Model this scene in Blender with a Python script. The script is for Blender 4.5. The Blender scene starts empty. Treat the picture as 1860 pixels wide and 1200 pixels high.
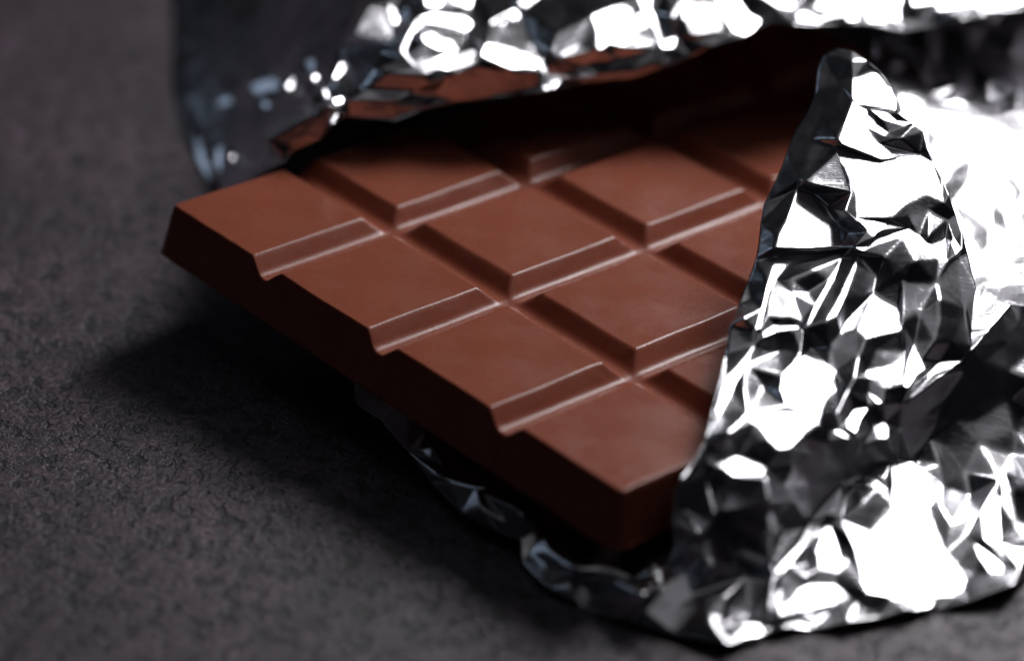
import bpy, bmesh, math, random
import numpy as np
from mathutils import Matrix, Vector, noise

# ---------------------------------------------------------------- scene, camera, world, lamps (1 unit = 1 cm)
SC = bpy.context.scene
SC.unit_settings.system = 'METRIC'
SC.unit_settings.scale_length = 0.01
SC.render.engine = 'CYCLES'
SC.render.resolution_x, SC.render.resolution_y = 1024, 660
SC.cycles.use_denoising = True
SC.cycles.max_bounces = 10
SC.cycles.glossy_bounces = 8
SC.cycles.sample_clamp_indirect = 6
vs = SC.view_settings
vs.view_transform = 'Standard'
vs.look = 'None'
vs.exposure = 0.0
vs.gamma = 1.0
COL = SC.collection

CAM_POS = Vector((1.18097, -29.78583, 16.88863))
CAM_R = ((0.99914, 0.04126, 0.0029), (-0.02286, 0.49242, 0.87006), (0.03447, -0.86938, 0.49294))   # right, up, back
cam_data = bpy.data.cameras.new('camera')
cam = bpy.data.objects.new('camera', cam_data)
COL.objects.link(cam)
mat_r = Matrix(CAM_R).transposed().to_4x4()
mat_r.translation = CAM_POS
cam.matrix_world = mat_r
cam_data.sensor_width = 36
cam_data.lens = 108.41
cam_data.clip_start, cam_data.clip_end = 1, 500
cam_data.dof.use_dof = True
cam_data.dof.focus_distance = 32.3
cam_data.dof.aperture_fstop = 0.115
cam_data.dof.aperture_blades = 0
SC.camera = cam

W = bpy.data.worlds.new('World')
SC.world = W
W.use_nodes = True
W.node_tree.nodes['Background'].inputs['Color'].default_value = (0.80, 0.80, 1.0, 1)
W.node_tree.nodes['Background'].inputs['Strength'].default_value = 0.003


def lamp(name, azimuth, elevation, distance, size_x, size_y, radiance, colour, target=(1.0, 0.0, 1.0)):
    a, e = math.radians(azimuth), math.radians(elevation)
    d = Vector((math.sin(a) * math.cos(e), math.cos(a) * math.cos(e), math.sin(e)))
    L = bpy.data.lights.new(name, 'AREA')
    L.shape = 'RECTANGLE'
    L.size, L.size_y = size_x, size_y
    L.energy = radiance * math.pi * size_x * size_y
    L.color = colour
    ob = bpy.data.objects.new(name, L)
    COL.objects.link(ob)
    ob.location = Vector(target) + d * distance
    ob.rotation_euler = d.to_track_quat('Z', 'Y').to_euler()
    return ob


key = lamp('softbox', 34, 41, 42, 18, 18, 20.0, (1.0, 0.975, 1.0))
key.data.use_nodes = True                       # a softbox is brightest over its bulb and falls off to its rim
kt = key.data.node_tree
em = kt.nodes['Emission']
geo = kt.nodes.new('ShaderNodeNewGeometry')
off = kt.nodes.new('ShaderNodeVectorMath')
off.operation = 'SUBTRACT'
off.inputs[1].default_value = (0.5, 0.5, 0.0)
length = kt.nodes.new('ShaderNodeVectorMath')
length.operation = 'LENGTH'
fall = kt.nodes.new('ShaderNodeMapRange')
fall.interpolation_type = 'SMOOTHSTEP'
for name, val in (('From Min', 0.20), ('From Max', 0.70), ('To Min', 1.0), ('To Max', 0.1)):
    fall.inputs[name].default_value = val
kt.links.new(geo.outputs['Parametric'], off.inputs[0])
kt.links.new(off.outputs[0], length.inputs[0])
kt.links.new(length.outputs['Value'], fall.inputs['Value'])
kt.links.new(fall.outputs[0], em.inputs['Strength'])
lamp('side_window', -48, 24, 50, 8, 8, 1.8, (0.60, 0.76, 1.0), (0, 0, 1))
lamp('lip_glint_fill', -115, 40, 50, 4, 4, 1.6, (0.62, 0.78, 1.0), (0, 0, 1))  # added fill lamp, puts blue glints on the foil lip under the bar
lamp('overhead_fill', 45, 68, 90, 100, 100, 0.15, (0.95, 0.95, 1.0))  # added dim overhead fill, gives the foil mid-grey reflections


# ---------------------------------------------------------------- helpers
def mesh_obj(name, verts, faces, material, parent=None, smooth=True):
    me = bpy.data.meshes.new(name)
    me.from_pydata([tuple(v) for v in verts], [], [tuple(f) for f in faces])
    me.update()
    me.polygons.foreach_set('use_smooth', [smooth] * len(me.polygons))
    me.materials.append(material)
    ob = bpy.data.objects.new(name, me)
    COL.objects.link(ob)
    if parent:
        ob.parent = parent
    return ob


def thing(name, label, cat):
    o = bpy.data.objects.new(name, None)
    COL.objects.link(o)
    o.empty_display_size = 1
    o['label'] = label
    o['category'] = cat
    return o


class NT:
    def __init__(self, name):
        self.m = bpy.data.materials.new(name)
        self.m.use_nodes = True
        self.t = self.m.node_tree
        self.b = self.t.nodes['Principled BSDF']

    def n(self, kind, **kw):
        nd = self.t.nodes.new(kind)
        for k, v in kw.items():
            if k.startswith('i_'):
                key = k[2:].replace('_', ' ')
                nd.inputs[key].default_value = v
            else:
                setattr(nd, k, v)
        return nd

    def l(self, a, b):
        self.t.links.new(a, b)

    def ramp(self, src, stops):
        r = self.n('ShaderNodeValToRGB')
        while len(r.color_ramp.elements) < len(stops):
            r.color_ramp.elements.new(0.5)
        for e, (p, c) in zip(r.color_ramp.elements, stops):
            e.position = p
            e.color = c if len(c) == 4 else (*c, 1)
        self.l(src, r.inputs['Fac'])
        return r.outputs['Color']

    def coord(self, scale=(1, 1, 1), rot=(0, 0, 0)):
        tc = self.n('ShaderNodeTexCoord')
        mp = self.n('ShaderNodeMapping')
        mp.inputs['Scale'].default_value = scale
        mp.inputs['Rotation'].default_value = rot
        self.l(tc.outputs['Object'], mp.inputs['Vector'])
        return mp.outputs['Vector']

    def noise(self, vec, scale, detail=4, rough=0.5):
        nd = self.n('ShaderNodeTexNoise', i_Scale=scale, i_Detail=detail, i_Roughness=rough)
        self.l(vec, nd.inputs['Vector'])
        return nd.outputs['Fac']

    def bump(self, h, strength, dist, normal=None):
        b = self.n('ShaderNodeBump', i_Strength=strength, i_Distance=dist)
        self.l(h, b.inputs['Height'])
        if normal is not None:
            self.l(normal, b.inputs['Normal'])
        return b.outputs['Normal']

    def mix(self, a, b, fac, mode='MIX'):
        mx = self.n('ShaderNodeMix', data_type='RGBA', blend_type=mode)
        for sock, val in ((mx.inputs[6], a), (mx.inputs[7], b), (mx.inputs[0], fac)):
            if hasattr(val, 'is_linked'):
                self.l(val, sock)
            else:
                sock.default_value = val
        return mx.outputs[2]


# ---------------------------------------------------------------- materials
def chocolate_material():
    k = NT('milk_chocolate')
    v = k.coord()
    streak = k.coord((1.5, 14, 14))
    base = k.ramp(k.noise(v, 0.9, 4), [(0.3, (0.318, 0.089, 0.050)), (0.7, (0.370, 0.108, 0.064))])
    dust = k.n('ShaderNodeTexVoronoi', i_Scale=15.0)
    k.l(v, dust.inputs['Vector'])
    dots = k.ramp(dust.outputs['Distance'], [(0.12, (1, 1, 1)), (0.19, (0, 0, 0))])
    where = k.ramp(k.noise(v, 1.3, 3, 0.6), [(0.46, (0, 0, 0)), (0.64, (0.7, 0.7, 0.7))])
    base = k.mix(base, (0.50, 0.26, 0.18, 1), k.mix(dots, where, 1.0, 'MULTIPLY'))
    k.l(base, k.b.inputs['Base Color'])
    k.l(k.ramp(k.noise(v, 1.5, 6, 0.65), [(0.3, (0.19,) * 3), (0.7, (0.36,) * 3)]), k.b.inputs['Roughness'])
    k.b.inputs['Specular IOR Level'].default_value = 0.36
    k.b.inputs['Subsurface Weight'].default_value = 0.25
    k.b.inputs['Subsurface Radius'].default_value = (1.0, 0.32, 0.14)
    k.b.inputs['Subsurface Scale'].default_value = 0.05
    fine = k.bump(k.noise(v, 38, 5, 0.65), 0.22, 0.01)
    st = k.bump(k.noise(streak, 5, 3), 0.12, 0.01, fine)
    vor = k.n('ShaderNodeTexVoronoi', i_Scale=7.0)
    k.l(v, vor.inputs['Vector'])
    specks = k.ramp(vor.outputs['Distance'], [(0.0, (1, 1, 1)), (0.04, (0, 0, 0))])
    k.l(k.bump(specks, 0.25, 0.006, st), k.b.inputs['Normal'])
    return k.m


def foil_material():
    k = NT('aluminium_foil')
    v = k.coord()
    k.b.inputs['Metallic'].default_value = 1.0
    k.b.inputs['Base Color'].default_value = (0.78, 0.78, 0.81, 1)
    k.l(k.ramp(k.noise(v, 1.6, 5, 0.6), [(0.3, (0.17,) * 3), (0.7, (0.27,) * 3)]), k.b.inputs['Roughness'])
    rolled = k.coord((0.7, 15, 5), (0, 0, math.radians(-12)))
    a = k.bump(k.noise(rolled, 2.0, 5, 0.7), 0.7, 0.005)
    b = k.bump(k.noise(v, 5.0, 4, 0.55), 0.22, 0.02, a)
    k.l(b, k.b.inputs['Normal'])
    return k.m


def stone_material():
    k = NT('dark_stone')
    v = k.coord()
    warp = k.n('ShaderNodeTexNoise', i_Scale=2.6, i_Detail=3.0)
    k.l(v, warp.inputs['Vector'])
    add = k.n('ShaderNodeVectorMath', operation='MULTIPLY_ADD')
    k.l(warp.outputs['Color'], add.inputs[0])
    add.inputs[1].default_value = (0.22, 0.22, 0.0)
    k.l(v, add.inputs[2])
    vw = add.outputs[0]
    big = k.noise(v, 0.40, 5, 0.55)
    mid = k.noise(vw, 2.4, 7, 0.68)
    fine = k.noise(v, 15, 5, 0.65)
    c1 = k.ramp(mid, [(0.30, (0.024, 0.020, 0.024)), (0.52, (0.072, 0.058, 0.067)), (0.75, (0.112, 0.089, 0.102))])
    c2 = k.ramp(big, [(0.3, (0.55, 0.55, 0.58)), (0.7, (1.35, 1.22, 1.30))])
    c3 = k.ramp(fine, [(0.38, (0.40, 0.40, 0.42)), (0.5, (1, 1, 1)), (0.62, (1.8, 1.68, 1.72))])
    c = k.mix(k.mix(c1, c2, 1.0, 'MULTIPLY'), c3, 1.0, 'MULTIPLY')
    grain = k.n('ShaderNodeTexVoronoi', i_Scale=42.0)
    k.l(v, grain.inputs['Vector'])
    bw = k.n('ShaderNodeRGBToBW')
    k.l(grain.outputs['Color'], bw.inputs[0])
    c = k.mix(c, k.ramp(bw.outputs[0], [(0.15, (0.55, 0.55, 0.56)), (0.6, (1, 1, 1)), (0.80, (1.9, 1.85, 1.9))]), 1.0, 'MULTIPLY')
    pits = k.ramp(k.noise(v, 4.6, 4, 0.6), [(0.41, (0, 0, 0)), (0.48, (1, 1, 1))])
    c = k.mix((0.020, 0.018, 0.021, 1), c, pits)
    k.l(c, k.b.inputs['Base Color'])
    k.l(k.ramp(fine, [(0.3, (0.34,) * 3), (0.7, (0.55,) * 3)]), k.b.inputs['Roughness'])
    k.b.inputs['Specular IOR Level'].default_value = 0.8
    n1 = k.bump(pits, 0.5, 0.05)
    n2 = k.bump(mid, 0.30, 0.03, n1)
    n3 = k.bump(bw.outputs[0], 0.35, 0.02, n2)
    k.l(k.bump(fine, 0.6, 0.03, n3), k.b.inputs['Normal'])
    return k.m


CHOC, FOIL, STONE = chocolate_material(), foil_material(), stone_material()

# ---------------------------------------------------------------- table
R = 90.0
table = mesh_obj('table_top', [(-R, -R, -3), (R, -R, -3), (R, R, -3), (-R, R, -3), (-R, -R, 0), (R, -R, 0), (R, R, 0), (-R, R, 0)],
                 [(4, 5, 6, 7), (3, 2, 1, 0), (0, 1, 5, 4), (1, 2, 6, 5), (2, 3, 7, 6), (3, 0, 4, 7)], STONE, smooth=False)
table['kind'] = 'structure'
table['label'] = 'dark grey speckled stone table top under the chocolate and foil'

# ---------------------------------------------------------------- chocolate bar: 4 x 5 squares
PU, PV, GAP, DEP, TH, DRAFT = 1.90, 2.019, 0.504, 0.182, 0.635, 0.145
NU, NV = 4, 5


def knee(x, w):       # max(0, x) with its corner rounded over -w .. w
    return np.where(x < -w, 0.0, np.where(x > w, x, (x + w) ** 2 / (4 * w)))


def groove(d):         # height below the top face as a function of the distance from the groove's centre line
    a, b = 0.058, GAP / 2
    s = (d - a) / (b - a)
    ramp = knee(s, 0.25) - knee(s - 1, 0.08)
    return -DEP * (1 - np.clip(ramp, 0, 1.0))


def outer(d):          # d = distance inwards from the foot of the outer wall
    s = d / DRAFT
    ramp = s - knee(s - 1, 0.20)
    return -TH * (1 - np.clip(ramp / (1 - 0.0), 0, 1.0)) 


def axis_samples(p, lo_out, hi_out):
    def gs():
        b = GAP / 2
        return [0] + list(np.linspace(0.006, 0.115, 9)) + list(np.linspace(0.14, b - 0.06, 3)) + list(np.linspace(b - 0.045, b + 0.05, 9)) + [b + 0.09, b + 0.16]

    def os_():
        base = GAP / 2 - DRAFT
        return list(base + np.linspace(0, DRAFT * 0.8, 9)) + list(base + DRAFT * np.linspace(0.84, 1.35, 11)) + [base + DRAFT * 1.6, base + DRAFT * 2.2]
    lo = os_() if lo_out else gs()
    hi = [p - q for q in (os_() if hi_out else gs())][::-1]
    mid = list(np.linspace(lo[-1], hi[0], 9))[1:-1]
    return np.array(lo + mid + hi)


def cell_mesh(i, j):
    lo_u, hi_u, lo_v, hi_v = i == 0, i == NU - 1, j == 0, j == NV - 1
    xs, ys = axis_samples(PU, lo_u, hi_u), axis_samples(PV, lo_v, hi_v)
    X, Y = np.meshgrid(xs, ys, indexing='ij')

    def side(d, out):
        return outer(d - (GAP / 2 - DRAFT)) if out else groove(d)
    wx = np.array([[0.012 * noise.noise(Vector((gx0 * 1.7, gy0 * 1.7, 9.1))) + 0.008 * noise.noise(Vector((gx0 * 8, gy0 * 8, 2.1))) for gy0 in ys + j * PV] for gx0 in xs + i * PU])
    wy = np.array([[0.012 * noise.noise(Vector((gx0 * 1.7, gy0 * 1.7, 4.3))) + 0.008 * noise.noise(Vector((gx0 * 8, gy0 * 8, 6.1))) for gy0 in ys + j * PV] for gx0 in xs + i * PU])
    fx = np.minimum(1, np.minimum(X, PU - X) * 6)
    fy = np.minimum(1, np.minimum(Y, PV - Y) * 6)
    X0, Y0 = X, Y
    X, Y = X + wx * fx, Y + wy * fy
    # a corner of the bar is rounded in plan: points outside the arc are drawn in to it
    ru, rv = GAP / 2 - DRAFT, 0.19
    if (lo_u or hi_u) and (lo_v or hi_v):
        du = (X if lo_u else PU - X) - ru
        dv = (Y if lo_v else PV - Y) - ru
        cu, cv = np.maximum(rv - du, 0), np.maximum(rv - dv, 0)
        hyp = np.hypot(cu, cv) + 1e-9
        inside = (cu > 0) & (cv > 0)
        big = np.maximum(cu, cv)
        shrink = np.where(inside, big / hyp, 1.0)       # square rings become round ones
        nu, nv = rv - cu * shrink, rv - cv * shrink
        du2, dv2 = np.where(inside, nu, du), np.where(inside, nv, dv)
        X = (du2 + ru) if lo_u else PU - (du2 + ru)
        Y = (dv2 + ru) if lo_v else PV - (dv2 + ru)
        X0, Y0 = X, Y
        corner = outer(np.where(inside, rv - big, np.minimum(du, dv)))
    else:
        corner = None
    hs = [side(X, lo_u), side(PU - X, hi_u), side(Y, lo_v), side(PV - Y, hi_v)]
    outs = [lo_u, hi_u, lo_v, hi_v]

    def soft_min(a, b, k):
        return 0.5 * (a + b - np.sqrt((a - b) ** 2 + k * k) + k * 0.5 * (1 - 1))
    Zu, Zv = soft_min(hs[0], hs[1], 0.01), soft_min(hs[2], hs[3], 0.01)
    Z = soft_min(Zu, Zv, 0.13 if (lo_u or hi_u) and (lo_v or hi_v) else 0.03)
    if corner is not None:
        oth = [h for h, o_ in zip(hs, outs) if not o_]
        Z = soft_min(corner, soft_min(oth[0], oth[1], 0.03), 0.02)
    Z = np.maximum(Z, -TH + 0.04)
    X, Y = X0, Y0
    gx, gy = X + i * PU, Y + j * PV
    # hand of the mould: the faces are never dead flat
    for a in range(Z.shape[0]):
        for b in range(Z.shape[1]):
            p = Vector((gx[a, b] * 1.3, gy[a, b] * 1.3, 3.7))
            q = Vector((gx[a, b] * 6, gy[a, b] * 6, 1.7))
            inner = min(1.0, 4 * min(X[a, b], PU - X[a, b], Y[a, b], PV - Y[a, b]))
            Z[a, b] += (0.010 * noise.noise(p) + 0.0022 * noise.noise(q)) * inner
    nx, ny = X.shape
    V = [(float(X[a, b]), float(Y[a, b]), float(Z[a, b])) for a in range(nx) for b in range(ny)]
    idx = lambda a, b: a * ny + b
    Fc = [(idx(a, b), idx(a + 1, b), idx(a + 1, b + 1), idx(a, b + 1)) for a in range(nx - 1) for b in range(ny - 1)]
    # inner side walls and underside close the piece
    ring = [idx(a, 0) for a in range(nx)] + [idx(nx - 1, b) for b in range(1, ny)] + [idx(a, ny - 1) for a in range(nx - 2, -1, -1)] + [idx(0, b) for b in range(ny - 2, 0, -1)]
    base = len(V)
    for r in ring:
        x, y = V[r][0], V[r][1]
        x += 0.04 * (lo_u and x < 0.3) - 0.04 * (hi_u and x > PU - 0.3)
        y += 0.04 * (lo_v and y < 0.3) - 0.04 * (hi_v and y > PV - 0.3)
        V.append((x, y, -TH))
    n = len(ring)
    sharp_from = len(Fc)
    for q in range(n):
        a, b = ring[q], ring[(q + 1) % n]
        Fc.append((a, base + q, base + (q + 1) % n, b))
    Fc.append(tuple(base + q for q in range(n))[::-1])
    return V, Fc, sharp_from


bar = thing('chocolate_bar', 'milk chocolate bar of raised squares half unwrapped from its foil', 'chocolate bar')
bar.matrix_world = Matrix(((0.69878, 0.71193, 0.06976, -4.06422), (-0.71366, 0.70049, 0.0, 0.02074), (-0.04886, -0.04978, 0.99756, 1.51654), (0, 0, 0, 1)))
for j in range(NV):
    for i in range(NU):
        V, Fc, sf = cell_mesh(i, j)
        ob = mesh_obj('square', V, Fc, CHOC, bar)
        for f in list(ob.data.polygons)[sf:]:
            f.use_smooth = False
        ob.location = (i * PU, j * PV, 0)

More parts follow.
